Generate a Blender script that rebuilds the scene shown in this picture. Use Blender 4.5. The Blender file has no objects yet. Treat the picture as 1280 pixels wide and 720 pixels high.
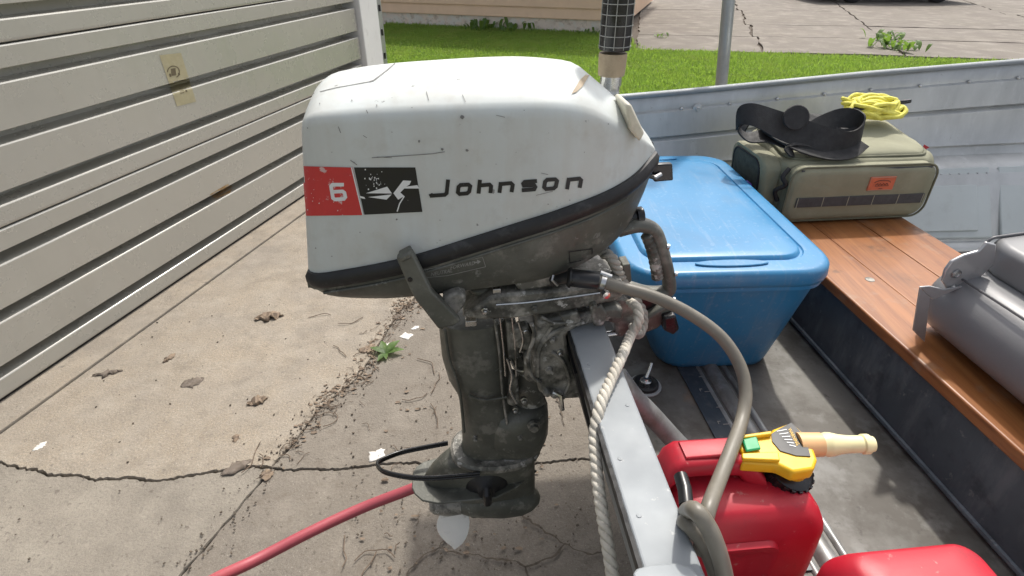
import bpy, bmesh, math, random
import numpy as np
from mathutils import Vector, Matrix
from mathutils.bvhtree import BVHTree
random.seed(7)
sc = bpy.context.scene
C = sc.collection
# ------------------------------------------------------------------ camera
H = 1.45                                    # eye height, metres
PITCH = math.radians(32.0)
FPX = 700.0                                 # focal length in pixels of a 1280-wide picture
cam_d = bpy.data.cameras.new('camera')
cam = bpy.data.objects.new('camera', cam_d); C.objects.link(cam)
cam.location = (0, 0, H); cam.rotation_euler = (math.pi/2 - PITCH, 0, 0)
cam_d.sensor_width = 36; cam_d.lens = 36*FPX/1280; cam_d.clip_start = .02; cam_d.clip_end = 400
sc.camera = cam
# ------------------------------------------------------------------ light
SUN_TO = Vector((.26, .62, 1.0)).normalized()
w = bpy.data.worlds.new('World'); sc.world = w; w.use_nodes = True
nt = w.node_tree
sky = nt.nodes.new('ShaderNodeTexSky'); sky.sky_type = 'NISHITA'; sky.sun_disc = False
sky.sun_elevation = math.asin(SUN_TO.z); sky.sun_rotation = math.atan2(SUN_TO.x, SUN_TO.y)
sky.air_density = 1.0; sky.dust_density = 5.0; sky.ozone_density = 1.0
bg = nt.nodes['Background']; bg.inputs[1].default_value = .135
hs_ = nt.nodes.new('ShaderNodeHueSaturation'); hs_.inputs['Saturation'].default_value = .42   # thin high cloud
nt.links.new(sky.outputs[0], hs_.inputs['Color']); nt.links.new(hs_.outputs[0], bg.inputs[0])
sd = bpy.data.lights.new('sun', 'SUN'); sd.energy = 2.2; sd.angle = math.radians(2.0); sd.color = (1, .95, .87)
so = bpy.data.objects.new('sun', sd); C.objects.link(so); so.location = (0, 5, 12)
so.rotation_euler = (-SUN_TO).to_track_quat('-Z', 'Y').to_euler()
sc.view_settings.view_transform = 'Standard'; sc.view_settings.look = 'None'
sc.view_settings.exposure = .62; sc.view_settings.gamma = 1
sc.cycles.max_bounces = 8
# ------------------------------------------------------------------ geometry helpers
cp, sp = math.cos(PITCH), math.sin(PITCH)
def ray(x, y):
    a, b = (x-640)/FPX, (360-y)/FPX
    return Vector((a, cp + b*sp, -sp + b*cp))
CAMP = Vector((0, 0, H))
def pY(x, y, Y):
    d = ray(x, y); return CAMP + d*(Y/d.y)
def pZ(x, y, zr):                            # zr is height relative to the eye
    d = ray(x, y); return CAMP + d*(zr/d.z)
def G(x, y): return pZ(x, y, -H)
AZ = math.radians(5.5)
BU = Vector((math.cos(AZ), math.sin(AZ), 0)); BT = Vector((-math.sin(AZ), math.cos(AZ), 0)); UP = Vector((0, 0, 1))
O = Vector((0, .82, 0))
def M(u, v, zr): return O + BU*u + BT*v + Vector((0, 0, H+zr))
def pV(x, y, v):                             # a point of the plane at offset v from the motor's centre plane
    d = ray(x, y); s = (v + O.dot(BT))/(d.x*BT.x + d.y*BT.y); return CAMP + d*s
def pU(x, y, u):
    d = ray(x, y); s = (u + O.dot(BU))/(d.x*BU.x + d.y*BU.y); return CAMP + d*s
def catmull(pts, n=8, closed=False):
    P = [Vector(p) for p in pts]; out = []; N = len(P)
    rng = range(N) if closed else range(N-1)
    for i in rng:
        if closed: a, b, c, d = P[(i-1) % N], P[i], P[(i+1) % N], P[(i+2) % N]
        else: a, b, c, d = P[max(i-1, 0)], P[i], P[i+1], P[min(i+2, N-1)]
        for k in range(n):
            t = k/n
            out.append(.5*((2*b) + (c-a)*t + (2*a-5*b+4*c-d)*t*t + (3*b-a-3*c+d)*t**3))
    if not closed: out.append(P[-1])
    return out
def interp(x, xs, ys): return float(np.interp(x, xs, ys))
def smoothstep_interp(x, xs, ys):
    x = min(max(x, xs[0]), xs[-1])
    i = max(0, min(len(xs)-2, int(np.searchsorted(xs, x))-1))
    f = lambda j: ys[max(0, min(len(ys)-1, j))]
    h = xs[i+1]-xs[i]; t = (x-xs[i])/h
    m0 = (f(i+1)-f(i-1))/(xs[min(i+1, len(xs)-1)]-xs[max(i-1, 0)])*h
    m1 = (f(i+2)-f(i))/(xs[min(i+2, len(xs)-1)]-xs[i])*h
    return (2*t**3-3*t*t+1)*f(i)+(t**3-2*t*t+t)*m0+(-2*t**3+3*t*t)*f(i+1)+(t**3-t*t)*m1
class MB:
    def __init__(s): s.v = []; s.f = []
    def add(s, verts, faces):
        k = len(s.v); s.v += [Vector(p) for p in verts]; s.f += [[i+k for i in f] for f in faces]; return s
    def box(s, c, ex, ey, ez):               # centre and three half-axis vectors
        c = Vector(c); P = []
        for z in (-1, 1):
            for y in (-1, 1):
                for x in (-1, 1): P.append(c + ex*x + ey*y + ez*z)
        return s.add(P, [[0,2,3,1],[4,5,7,6],[0,1,5,4],[2,6,7,3],[0,4,6,2],[1,3,7,5]])
    def prism(s, pts, off):                   # polygon swept by a vector
        n = len(pts); P = [Vector(p) for p in pts]; Q = [p + off for p in P]
        return s.add(P+Q, [list(range(n))[::-1], list(range(n, 2*n))] + [[i, (i+1) % n, n+(i+1) % n, n+i] for i in range(n)])
    def loft(s, rings, cap=True, closed=True):
        n = len(rings[0]); V = [p for r in rings for p in r]; F = []
        for k in range(len(rings)-1):
            for i in range(n if closed else n-1):
                j = (i+1) % n; F.append([k*n+i, k*n+j, (k+1)*n+j, (k+1)*n+i])
        if cap: F.append(list(range(n))[::-1]); F.append([(len(rings)-1)*n+i for i in range(n)])
        return s.add(V, F)
    def tube(s, path, r, seg=10, cap=True, flat=1.0, upv=None):
        P = [Vector(p) for p in path]; n = len(P); R = r if hasattr(r, '__len__') else [r]*n
        rings = []; up = Vector(upv) if upv else None
        for i in range(n):
            d = (P[min(i+1, n-1)]-P[max(i-1, 0)]).normalized()
            if up is None:
                up = Vector((0, 0, 1)) if abs(d.z) < .9 else Vector((1, 0, 0))
            side = d.cross(up)
            if side.length < 1e-4: side = d.cross(Vector((.3, .7, .2)))
            side.normalize(); nn = side.cross(d).normalized()
            if not upv: up = nn
            rings.append([P[i] + side*math.cos(a)*R[i] + nn*math.sin(a)*R[i]*flat for a in [2*math.pi*k/seg for k in range(seg)]])
        return s.loft(rings, cap)
    def ribbon(s, path, wid, th):             # wid: list of width half vectors
        rings = []
        P = [Vector(p) for p in path]; n = len(P)
        for i in range(n):
            d = (P[min(i+1, n-1)]-P[max(i-1, 0)]).normalized(); wv = Vector(wid[i]); nn = d.cross(wv).normalized()*th*.5
            rings.append([P[i]-wv-nn, P[i]+wv-nn, P[i]+wv+nn, P[i]-wv+nn])
        return s.loft(rings)
    def lathe(s, c, axis, prof, seg=20):      # prof: (distance along axis, radius)
        a = Vector(axis).normalized(); x = a.orthogonal().normalized(); y = a.cross(x)
        rings = [[Vector(c)+a*h+(x*math.cos(2*math.pi*k/seg)+y*math.sin(2*math.pi*k/seg))*max(r, 1e-4) for k in range(seg)] for h, r in prof]
        return s.loft(rings)
    def build(s, name, m, parent=None, smooth=40, bevel=0, bseg=2, sub=0, origin=None, solid=0, normals=True):
        if parent is not None:
            off = ROOT[parent.name]
        else: off = Vector(origin) if origin is not None else Vector((0, 0, 0))
        me = bpy.data.meshes.new(name); me.from_pydata([p-off for p in s.v], [], s.f)
        if normals:
            bm = bmesh.new(); bm.from_mesh(me); bmesh.ops.recalc_face_normals(bm, faces=bm.faces); bm.to_mesh(me); bm.free()
        if smooth:
            me.polygons.foreach_set('use_smooth', [True]*len(me.polygons))
            if smooth < 180: me.set_sharp_from_angle(angle=math.radians(smooth))
        o = bpy.data.objects.new(name, me); C.objects.link(o)
        if m: me.materials.append(m)
        if parent is not None: o.parent = parent; ROOT[o.name] = off
        else: o.location = off; ROOT[o.name] = off
        if solid:
            md = o.modifiers.new('solid', 'SOLIDIFY'); md.thickness = solid; md.offset = 0
        if bevel:
            md = o.modifiers.new('bevel', 'BEVEL'); md.width = bevel; md.segments = bseg; md.limit_method = 'ANGLE'; md.angle_limit = math.radians(35)
        if sub:
            md = o.modifiers.new('sub', 'SUBSURF'); md.levels = sub; md.render_levels = sub
        return o
ROOT = {}
def tag(o, label=None, cat=None, group=None, kind=None):
    if label: o['label'] = label
    if cat: o['category'] = cat
    if group: o['group'] = group
    if kind: o['kind'] = kind
    return o
def thing(name, loc, label, cat, group=None):
    o = bpy.data.objects.new(name, None); C.objects.link(o); o.location = loc; o.empty_display_size = .05
    ROOT[o.name] = Vector(loc); return tag(o, label, cat, group)
def rrect(w, h, r, n=5):                      # rounded rectangle, counter-clockwise 2D points
    out = []
    for cx, cy, a0 in ((w/2-r, h/2-r, 0), (-w/2+r, h/2-r, 90), (-w/2+r, -h/2+r, 180), (w/2-r, -h/2+r, 270)):
        for k in range(n+1):
            a = math.radians(a0+90*k/n); out.append((cx+r*math.cos(a), cy+r*math.sin(a)))
    return out
def bvh_of(*obs):
    vs, fs = [], []
    for o in obs:
        k = len(vs); mw = ROOT[o.name]
        vs += [v.co+mw for v in o.data.vertices]; fs += [[i+k for i in p.vertices] for p in o.data.polygons]
    return BVHTree.FromPolygons(vs, fs)
def decal(mb, bvh, quads, n=4, off=.0007):    # flat print laid onto a surface; quads are in picture pixels
    for q in quads:
        a, b, c, d = [Vector((p[0], p[1])) for p in q]; V = []; ok = []
        for i in range(n+1):
            for j in range(n+1):
                s, t = i/n, j/n; p = (a*(1-s)+b*s)*(1-t)+(d*(1-s)+c*s)*t
                r = ray(p.x, p.y).normalized(); hit = bvh.ray_cast(CAMP, r)
                if hit[0] is None: V.append(CAMP); ok.append(False)
                else:
                    nn = hit[1] if hit[1].dot(r) < 0 else -hit[1]
                    V.append(hit[0]+nn*off); ok.append(True)
        F = []
        for i in range(n):
            for j in range(n):
                f = [i*(n+1)+j, (i+1)*(n+1)+j, (i+1)*(n+1)+j+1, i*(n+1)+j+1]
                if all(ok[k] for k in f): F.append(f)
        used = sorted({k for f in F for k in f}); mp = {k: i for i, k in enumerate(used)}
        mb.add([V[k] for k in used], [[mp[k] for k in f] for f in F])
    return mb
def stroke(pts, wd):                          # polyline -> quads with mitred joints
    P = [Vector(p) for p in pts]; n = len(P); L = []; closed = (P[0]-P[-1]).length < 1e-6
    for i in range(n):
        if closed: a, b = P[(i-1) % (n-1)], P[(i+1) % (n-1)]
        else: a, b = P[max(i-1, 0)], P[min(i+1, n-1)]
        d1 = (P[i]-a); d2 = (b-P[i])
        d1 = d1.normalized() if d1.length > 1e-9 else d2.normalized(); d2 = d2.normalized() if d2.length > 1e-9 else d1
        nn = Vector((-(d1+d2).y, (d1+d2).x)).normalized(); c = max(.5, nn.dot(Vector((-d1.y, d1.x))))
        L.append(nn*(wd/2/c))
    return [[P[i]-L[i], P[i+1]-L[i+1], P[i+1]+L[i+1], P[i]+L[i]] for i in range(n-1)]
def text_quads(mb, bvh, txt, p0, ux, uy, off=.0008):   # lettering laid on a surface: p0 origin, ux one em right, uy one em up (pixels)
    cu = bpy.data.curves.new('t', 'FONT'); cu.body = txt; cu.resolution_u = 2
    ob = bpy.data.objects.new('t', cu); C.objects.link(ob)
    dg = bpy.context.evaluated_depsgraph_get(); me = bpy.data.meshes.new_from_object(ob.evaluated_get(dg))
    V = []; good = True
    for v in me.vertices:
        x = p0[0]+ux[0]*v.co.x+uy[0]*v.co.y; y = p0[1]+ux[1]*v.co.x+uy[1]*v.co.y
        r = ray(x, y).normalized(); h = bvh.ray_cast(CAMP, r)
        if h[0] is None: good = False; V.append(CAMP)
        else: V.append(h[0]+(h[1] if h[1].dot(r) < 0 else -h[1])*off)
    if good: mb.add(V, [list(p.vertices) for p in me.polygons])
    bpy.data.objects.remove(ob); bpy.data.meshes.remove(me); bpy.data.curves.remove(cu)
# ------------------------------------------------------------------ materials
def mat(name, col, rough=.5, metal=0, var=.12, scale=6, layers=(), bump=0, bscale=80, bdist=.002, rvar=.1, coat=0, stretch=None, spec=.5):
    """layers: (colour, noise scale, low, high, strength[, stretch]) patches of wear, dirt or stain"""
    m = bpy.data.materials.new(name); m.use_nodes = True; t = m.node_tree; N = t.nodes; L = t.links
    b = N['Principled BSDF']; tc = N.new('ShaderNodeTexCoord')
    def noise(sc_, det=6, stv=None, rg=.6):
        n = N.new('ShaderNodeTexNoise'); n.inputs['Scale'].default_value = sc_; n.inputs['Detail'].default_value = det; n.inputs['Roughness'].default_value = rg
        if stv:
            mp = N.new('ShaderNodeMapping'); mp.inputs['Scale'].default_value = stv
            mp.inputs['Rotation'].default_value = (0, 0, -AZ)
            L.new(tc.outputs['Object'], mp.inputs[0]); L.new(mp.outputs[0], n.inputs['Vector'])
        else: L.new(tc.outputs['Object'], n.inputs['Vector'])
        return n.outputs['Fac']
    def ramp(src, lo, hi, a=(0, 0, 0, 1), c=(1, 1, 1, 1)):
        r = N.new('ShaderNodeValToRGB'); r.color_ramp.elements[0].position = lo; r.color_ramp.elements[1].position = hi
        r.color_ramp.elements[0].color = a; r.color_ramp.elements[1].color = c; L.new(src, r.inputs[0]); return r.outputs[0]
    lo = tuple(c*(1-var) for c in col)+(1,); hi = tuple(min(1, c*(1+var)) for c in col)+(1,)
    cur = ramp(noise(scale, 6, stretch), .3, .7, lo, hi)
    for ly in layers:
        f = ramp(noise(ly[1], 8, ly[5] if len(ly) > 5 else None, .65), ly[2]-.05, ly[3]-.05)
        mul = N.new('ShaderNodeMath'); mul.operation = 'MULTIPLY'; L.new(f, mul.inputs[0]); mul.inputs[1].default_value = ly[4]
        mx = N.new('ShaderNodeMix'); mx.data_type = 'RGBA'; L.new(mul.outputs[0], mx.inputs['Factor']); L.new(cur, mx.inputs['A'])
        mx.inputs['B'].default_value = tuple(ly[0])+(1,); cur = mx.outputs['Result']
    L.new(cur, b.inputs['Base Color'])
    rr = ramp(noise(scale*2.3, 5), .3, .7, (max(0.02, rough-rvar),)*3+(1,), (min(1, rough+rvar),)*3+(1,)); L.new(rr, b.inputs['Roughness'])
    b.inputs['Metallic'].default_value = metal; b.inputs['Coat Weight'].default_value = coat; b.inputs['Specular IOR Level'].default_value = spec
    if bump:
        bp = N.new('ShaderNodeBump'); bp.inputs['Strength'].default_value = bump; bp.inputs['Distance'].default_value = bdist
        L.new(noise(bscale, 8, stretch), bp.inputs['Height']); L.new(bp.outputs[0], b.inputs['Normal'])
    return m
K = {}
K['cowl'] = mat('cowl_paint', (.59, .625, .61), .48, 0, .06, 3, [((.50, .48, .41), 4, .50, .72, .45), ((.42, .41, .37), 30, .60, .74, .30), ((.50, .48, .43), 2.0, .52, .66, .30, (9, 9, 1)), ((.50, .50, .46), 5, .58, .80, .30), ((.16, .16, .15), 55, .735, .75, .8), ((.40, .36, .28), 16, .66, .78, .25)], .05, 200, .0006, .06)
K['cream'] = mat('cream_plastic', (.66, .62, .50), .45, 0, .1, 12, [((.35, .3, .22), 30, .6, .7, .4)])
K['olive'] = mat('olive_paint', (.092, .094, .078), .48, .12, .25, 9, [((.19, .19, .165), 8, .50, .72, .65), ((.045, .046, .038), 5, .54, .72, .55), ((.26, .25, .22), 24, .60, .70, .6), ((.30, .30, .28), 45, .68, .74, .6)], .5, 60, .002, .14)
K['worn'] = mat('worn_olive_casting', (.115, .113, .097), .55, .15, .3, 9, [((.38, .36, .32), 15, .50, .60, .8), ((.025, .024, .02), 22, .56, .68, .8), ((.55, .54, .51), 50, .63, .69, .8)], .55, 70, .0025, .12)
K['rubber'] = mat('black_rubber', (.014, .014, .015), .5, 0, .3, 12, [((.07, .07, .07), 40, .6, .75, .5)], .2, 150, .0006)
K['black'] = mat('black_plastic', (.012, .012, .013), .3, 0, .2, 12, [((.06, .06, .06), 50, .64, .74, .5)])
K['steel'] = mat('bright_steel', (.55, .55, .54), .28, 1, .15, 20, [((.25, .2, .15), 40, .6, .75, .5)])
K['hull'] = mat('hull_aluminium', (.54, .55, .545), .45, .38, .08, 3, [((.33, .34, .34), 7, .50, .72, .5, (1, 1, .35)), ((.62, .63, .63), 26, .62, .74, .5, (1, 1, .2)), ((.22, .21, .19), 60, .70, .76, .5)], .06, 30, .002, .1)
K['transom'] = mat('transom_aluminium', (.27, .29, .305), .62, .1, .08, 6, [((.22, .22, .21), 70, .69, .75, .6), ((.55, .56, .56), 70, .70, .75, .6), ((.33, .36, .38), 9, .5, .75, .4)], .12, 40, .001)
K['floor'] = mat('dirty_floor_aluminium', (.135, .13, .118), .6, .15, .12, 4, [((.06, .052, .042), 5, .50, .64, .75), ((.23, .23, .22), 14, .58, .72, .5), ((.05, .045, .04), 45, .66, .74, .7), ((.25, .13, .06), 6.5, .66, .74, .4)], .2, 60, .0015)
K['benchmetal'] = mat('bench_riser_paint', (.085, .105, .125), .45, .3, .22, 7, [((.20, .22, .24), 10, .55, .7, .45, (1, 2, .5)), ((.30, .31, .31), 38, .67, .74, .5), ((.03, .035, .04), 16, .58, .7, .5)], .15, 60, .001)
K['bin'] = mat('blue_plastic', (.032, .205, .41), .36, 0, .06, 4, [((.14, .30, .5), 60, .68, .74, .5), ((.045, .15, .29), 6, .52, .75, .5), ((.16, .27, .40), 1.6, .60, .70, .35, (40, 4, 4)), ((.22, .30, .38), 3, .58, .80, .35), ((.20, .32, .46), 90, .64, .70, .4)], .06, 220, .0005, .06)
K['red'] = mat('red_plastic', (.44, .010, .026), .48, 0, .08, 5, [((.30, .02, .04), 9, .55, .75, .5), ((.5, .25, .22), 70, .68, .74, .5), ((.40, .10, .09), 3.5, .62, .74, .35), ((.20, .02, .03), 28, .62, .74, .4)], .08, 200, .0006, .06)
K['redhose'] = mat('red_hose_rubber', (.40, .075, .095), .5, 0, .12, 9, [((.25, .06, .06), 18, .55, .7, .5)], .1, 120, .0006)
K['yellow'] = mat('yellow_plastic', (.78, .46, .015), .35, 0, .07, 9, [((.45, .27, .03), 30, .62, .75, .4)])
K['spout'] = mat('pale_spout_plastic', (.82, .74, .42), .38, 0, .08, 14)
K['spoutbase'] = mat('peach_spout_plastic', (.75, .45, .22), .38, 0, .08, 14)
K['green'] = mat('green_button', (.02, .30, .11), .35, 0, .1, 14)
K['fuel'] = mat('grey_fuel_hose', (.17, .155, .125), .45, 0, .15, 8, [((.26, .24, .2), 25, .55, .75, .4)], .12, 120, .0005)
K['rope'] = mat('white_rope_fibre', (.62, .58, .50), .75, 0, .14, 30, [((.36, .32, .26), 20, .55, .72, .5)], .7, 420, .0012)
K['oldrope'] = mat('grey_rope_fibre', (.40, .38, .33), .8, 0, .18, 30, [((.2, .18, .15), 24, .5, .7, .5)], .7, 420, .0012)
K['cord'] = mat('yellow_cord_fibre', (.82, .76, .14), .7, 0, .12, 40, [((.5, .42, .05), 60, .55, .7, .5)], .6, 500, .001)
K['canvas'] = mat('olive_canvas', (.26, .255, .175), .85, 0, .10, 10, [((.33, .32, .24), 22, .55, .75, .4), ((.19, .19, .13), 7, .55, .72, .4)], .6, 650, .0008, .04)
K['canvas2'] = mat('light_olive_canvas', (.30, .295, .205), .85, 0, .08, 10, [((.24, .235, .16), 9, .55, .72, .4)], .6, 650, .0008, .04)
K['mesh'] = mat('dark_pocket_mesh', (.06, .065, .05), .8, 0, .3, 60, [], .5, 500, .001)
K['web'] = mat('black_webbing', (.017, .017, .018), .7, 0, .3, 30, [((.04, .04, .04), 9, .58, .74, .4)], .6, 400, .0012)
K['webgrey'] = mat('charcoal_webbing', (.062, .062, .065), .75, 0, .2, 60, [], .6, 500, .001)
K['stitch'] = mat('pale_stitching', (.33, .32, .25), .8, 0, .1, 60)
K['patch'] = mat('orange_leather', (.58, .13, .055), .55, 0, .14, 26, [((.35, .09, .05), 60, .58, .72, .5)], .3, 200, .0008)
K['purple'] = mat('purple_cloth', (.10, .03, .30), .6, 0, .2, 20)
K['vinyl'] = mat('grey_vinyl', (.20, .20, .205), .42, 0, .06, 8, [((.2, .2, .2), 16, .6, .75, .3)], .35, 420, .0005, .05)
K['vinyldark'] = mat('dark_grey_vinyl', (.10, .10, .105), .42, 0, .08, 8, [], .35, 420, .0005)
K['hinge'] = mat('seat_hinge_aluminium', (.47, .47, .47), .38, .55, .06, 12, [((.3, .3, .3), 40, .62, .74, .4)], .1, 160, .0005)
K['door'] = mat('garage_door_paint', (.49, .48, .435), .27, .25, .06, 2.2, [((.38, .37, .335), 1.1, .48, .72, .5), ((.42, .40, .35), 2.4, .56, .76, .25, (6, 6, .8)), ((.26, .24, .20), 36, .70, .77, .45), ((.48, .46, .40), 5, .55, .75, .35)], .05, 30, .002, .08)
K['white'] = mat('white_trim_paint', (.78, .78, .77), .5, 0, .03, 5, [((.5, .5, .47), 12, .62, .78, .35)], .1, 60, .001)
K['galv'] = mat('galvanised_post', (.40, .42, .43), .38, .7, .1, 10, [((.28, .29, .3), 20, .55, .72, .5)])
K['concrete'] = mat('driveway_concrete', (.335, .28, .212), .9, 0, .18, 1.6, [((.21, .18, .145), 2.3, .52, .74, .55), ((.14, .12, .10), 330, .55, .64, .7), ((.50, .46, .39), 380, .60, .68, .6), ((.17, .145, .115), 6, .56, .68, .5), ((.215, .19, .16), 3.2, .46, .68, .75), ((.36, .32, .265), 9, .5, .72, .5), ((.23, .205, .175), 130, .57, .70, .75), ((.52, .48, .42), 170, .64, .72, .6), ((.15, .13, .11), 48, .665, .72, .75), ((.22, .19, .155), 14, .62, .74, .5)], .9, 110, .004, .05)
K['concrete2'] = mat('neighbour_concrete', (.19, .168, .14), .9, 0, .12, .7, [((.15, .128, .11), 1.4, .46, .66, .75), ((.30, .27, .23), 3, .54, .7, .55), ((.16, .14, .12), 18, .63, .72, .6)], .7, 40, .006, .05)
K['soil'] = mat('joint_soil', (.10, .08, .062), .95, 0, .3, 30, [((.14, .11, .08), 60, .55, .7, .6)], .9, 120, .006)
K['earth'] = mat('ground_earth', (.16, .14, .08), .95, 0, .25, 3, [((.09, .12, .03), 6, .45, .6, .7)], .6, 30, .01)
K['grass'] = mat('lawn_grass', (.19, .315, .055), .6, 0, .45, 1.6, [((.09, .17, .03), 9, .46, .64, .75), ((.36, .42, .12), 18, .56, .70, .65), ((.33, .30, .16), 2.2, .58, .72, .6), ((.30, .34, .08), 2.2, .48, .7, .6), ((.11, .19, .025), 5, .5, .7, .5), ((.38, .36, .15), 30, .62, .7, .5)], rvar=.1)
K['leafgreen'] = mat('weed_leaf', (.075, .14, .035), .55, 0, .3, 30, [((.2, .26, .09), 60, .58, .7, .5)])
K['deadleaf'] = mat('dead_leaf', (.20, .15, .11), .85, 0, .3, 40, [((.24, .18, .12), 70, .5, .66, .6)], .6, 200, .001)
K['deadleaf2'] = mat('grey_dead_leaf', (.17, .14, .115), .85, 0, .3, 40, [((.09, .07, .05), 70, .5, .66, .6)], .6, 200, .001)
K['twig'] = mat('dry_twig', (.15, .11, .08), .9, 0, .35, 30)
K['paper'] = mat('white_paint_flake', (.66, .64, .60), .7, 0, .1, 60)
K['siding'] = mat('peach_siding', (.74, .52, .36), .6, 0, .05, 3, [((.66, .45, .31), 5, .55, .75, .4)], .1, 40, .002)
K['foundation'] = mat('foundation_paint', (.66, .56, .48), .85, 0, .12, 4, [((.62, .6, .55), 6, .52, .62, .8), ((.35, .26, .2), 9, .58, .68, .6)], .5, 60, .004)
K['roof'] = mat('roof_shingle', (.09, .085, .08), .9, 0, .3, 8)
K['car'] = mat('dark_car_paint', (.02, .022, .026), .25, .2, .1, 5)
K['glass'] = mat('dark_glass', (.02, .025, .03), .06, 0, .1, 5)
K['tyre'] = mat('tyre_rubber', (.02, .02, .02), .7, 0, .2, 20)
K['alloy'] = mat('wheel_alloy', (.55, .55, .56), .35, .6, .1, 20)
K['plywood'] = mat('hull_paint', (.28, .30, .31), .5, .3, .1, 4)
K['decalred'] = mat('red_print', (.58, .04, .04), .4, 0, .08, 12, [((.62, .5, .48), 75, .67, .71, .8), ((.35, .05, .05), 20, .6, .75, .4)])
K['decalblack'] = mat('black_print', (.012, .012, .013), .4, 0, .2, 20, [((.60, .62, .62), 60, .755, .77, .9)])
K['decalwhite'] = mat('white_print', (.72, .73, .72), .45, 0, .06, 30)
K['decalgrey'] = mat('grey_print', (.30, .30, .28), .5, 0, .1, 30)
K['chip'] = mat('bare_chip', (.20, .195, .185), .6, 0, .3, 80)
K['propwhite'] = mat('chalky_prop_paint', (.90, .89, .85), .35, 0, .04, 12, [((.45, .43, .38), 30, .66, .72, .5)], .3, 90, .001)
K['white2'] = mat('pale_locker_paint', (.52, .56, .56), .45, .1, .04, 6, [((.36, .38, .37), 14, .6, .75, .35)], .08, 60, .001)
K['tan'] = mat('tan_tape', (.42, .33, .22), .6, 0, .12, 25, [((.25, .19, .12), 50, .55, .7, .5)], .2, 200, .001)
K['sticker'] = mat('aged_sticker', (.40, .36, .22), .55, 0, .08, 30, [((.48, .44, .30), 40, .5, .7, .5)])
K['stickerink'] = mat('sticker_ink', (.12, .095, .055), .6, 0, .25, 60)
K['ruler'] = mat('ruler_tape', (.035, .045, .058), .4, 0, .15, 30, [((.12, .12, .12), 60, .6, .72, .4)])
def woodmat():
    m = mat('varnished_pine', (.30, .115, .036), .38, 0, .15, 1.0, [((.17, .055, .018), 1.3, .50, .66, .7, (55, 2.0, 55)), ((.45, .20, .07), 1.1, .54, .74, .4, (30, 1.5, 30)), ((.13, .05, .02), 4.5, .58, .74, .5), ((.28, .20, .14), 16, .62, .74, .4), ((.10, .045, .02), 9, .66, .72, .7)], .2, 1.2, .0012, .08, coat=.08, stretch=(45, 2.5, 45))
    return m
K['wood'] = woodmat()

def translucent(m, col, fac):                 # thin leaves let some light through
    t = m.node_tree; b = t.nodes['Principled BSDF']; out = t.nodes['Material Output']
    tr_ = t.nodes.new('ShaderNodeBsdfTranslucent'); mx = t.nodes.new('ShaderNodeMixShader'); mx.inputs[0].default_value = fac
    tr_.inputs[0].default_value = tuple(col)+(1,)
    t.links.new(b.outputs[0], mx.inputs[1]); t.links.new(tr_.outputs[0], mx.inputs[2]); t.links.new(mx.outputs[0], out.inputs[0])
def grassmat(): translucent(K['grass'], (.38, .58, .08), .42); translucent(K['leafgreen'], (.25, .42, .06), .35)
grassmat()
K['concrete3'] = mat('shade_tint_concrete', (.20, .176, .146), .92, 0, .16, 1.8, [((.09, .075, .065), 330, .55, .66, .55), ((.38, .35, .31), 380, .61, .70, .45), ((.19, .165, .135), 3.2, .46, .70, .75), ((.27, .24, .20), 9, .52, .72, .5), ((.16, .14, .12), 130, .57, .70, .75), ((.40, .37, .32), 170, .65, .72, .5), ((.10, .085, .07), 48, .645, .71, .8), ((.15, .125, .10), 14, .58, .72, .6)], .9, 110, .004, .05)  # right-hand slabs: shade on the ground painted in as darker concrete

K['ridge'] = mat('floor_ridge_metal', (.30, .31, .31), .45, .4, .15, 20, [((.12, .11, .09), 14, .5, .66, .6)], .1, 60, .001)
K['piping'] = mat('olive_piping', (.15, .15, .10), .8, 0, .12, 40)

K['concrete4'] = mat('mid_shade_tint_concrete', (.245, .218, .18), .9, 0, .18, 1.6, [((.17, .15, .125), 2.6, .47, .68, .75), ((.12, .105, .09), 330, .55, .66, .55), ((.42, .39, .34), 380, .61, .70, .5), ((.32, .29, .24), 9, .5, .72, .5), ((.19, .17, .145), 130, .57, .70, .7), ((.12, .10, .085), 48, .65, .72, .75)], .9, 110, .004, .05)  # lower-left slab: milder ground shade put into the base colour
K['rust'] = mat('rust_stain', (.30, .18, .07), .8, 0, .3, 40, [((.42, .34, .22), 60, .5, .62, .7)])
# ------------------------------------------------------------------ ground, driveway, lawn
tag(MB().add([(-150, -150, -.07), (150, -150, -.07), (150, 150, -.07), (-150, 150, -.07)], [[0, 1, 2, 3]]).build('ground', K['earth']), kind='structure')
drive = tag(MB().add([(-3.2, -2.2, -.03), (6, -2.2, -.03), (6, 5.25, -.03), (-3.2, 5.25, -.03)], [[0, 1, 2, 3]]).build('driveway', K['soil']), kind='structure')
def xy(p): return Vector((p.x, p.y, 0))
def jag(pts, step=.03, amp=.006, seed=1):
    rnd = random.Random(seed); out = []
    for a, b in zip(pts[:-1], pts[1:]):
        n = max(1, int((b-a).length/step)); d = (b-a).normalized(); nn = Vector((-d.y, d.x, 0))
        for k in range(n): out.append(a.lerp(b, k/n) + nn*rnd.uniform(-amp, amp)*(1 if k else .3))
    return out + [pts[-1]]
def inset(poly, d):
    n = len(poly); ar = sum(poly[i].x*poly[(i+1) % n].y-poly[(i+1) % n].x*poly[i].y for i in range(n))
    s = 1 if ar > 0 else -1; out = []
    for i in range(n):
        e1 = (poly[i]-poly[i-1]); e2 = (poly[(i+1) % n]-poly[i])
        if e1.length < 1e-7 or e2.length < 1e-7: out.append(poly[i]); continue
        e1.normalize(); e2.normalize(); t = e1+e2
        if t.length < .2: out.append(poly[i]); continue
        t.normalize(); out.append(poly[i]+Vector((-t.y, t.x, 0))*s*(d[i] if isinstance(d, list) else d))
    return out
door0, door1 = xy(G(0, 500)), xy(G(372, 249))
gd = (door1-door0).normalized(); gn = Vector((gd.y, -gd.x, 0))
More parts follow.
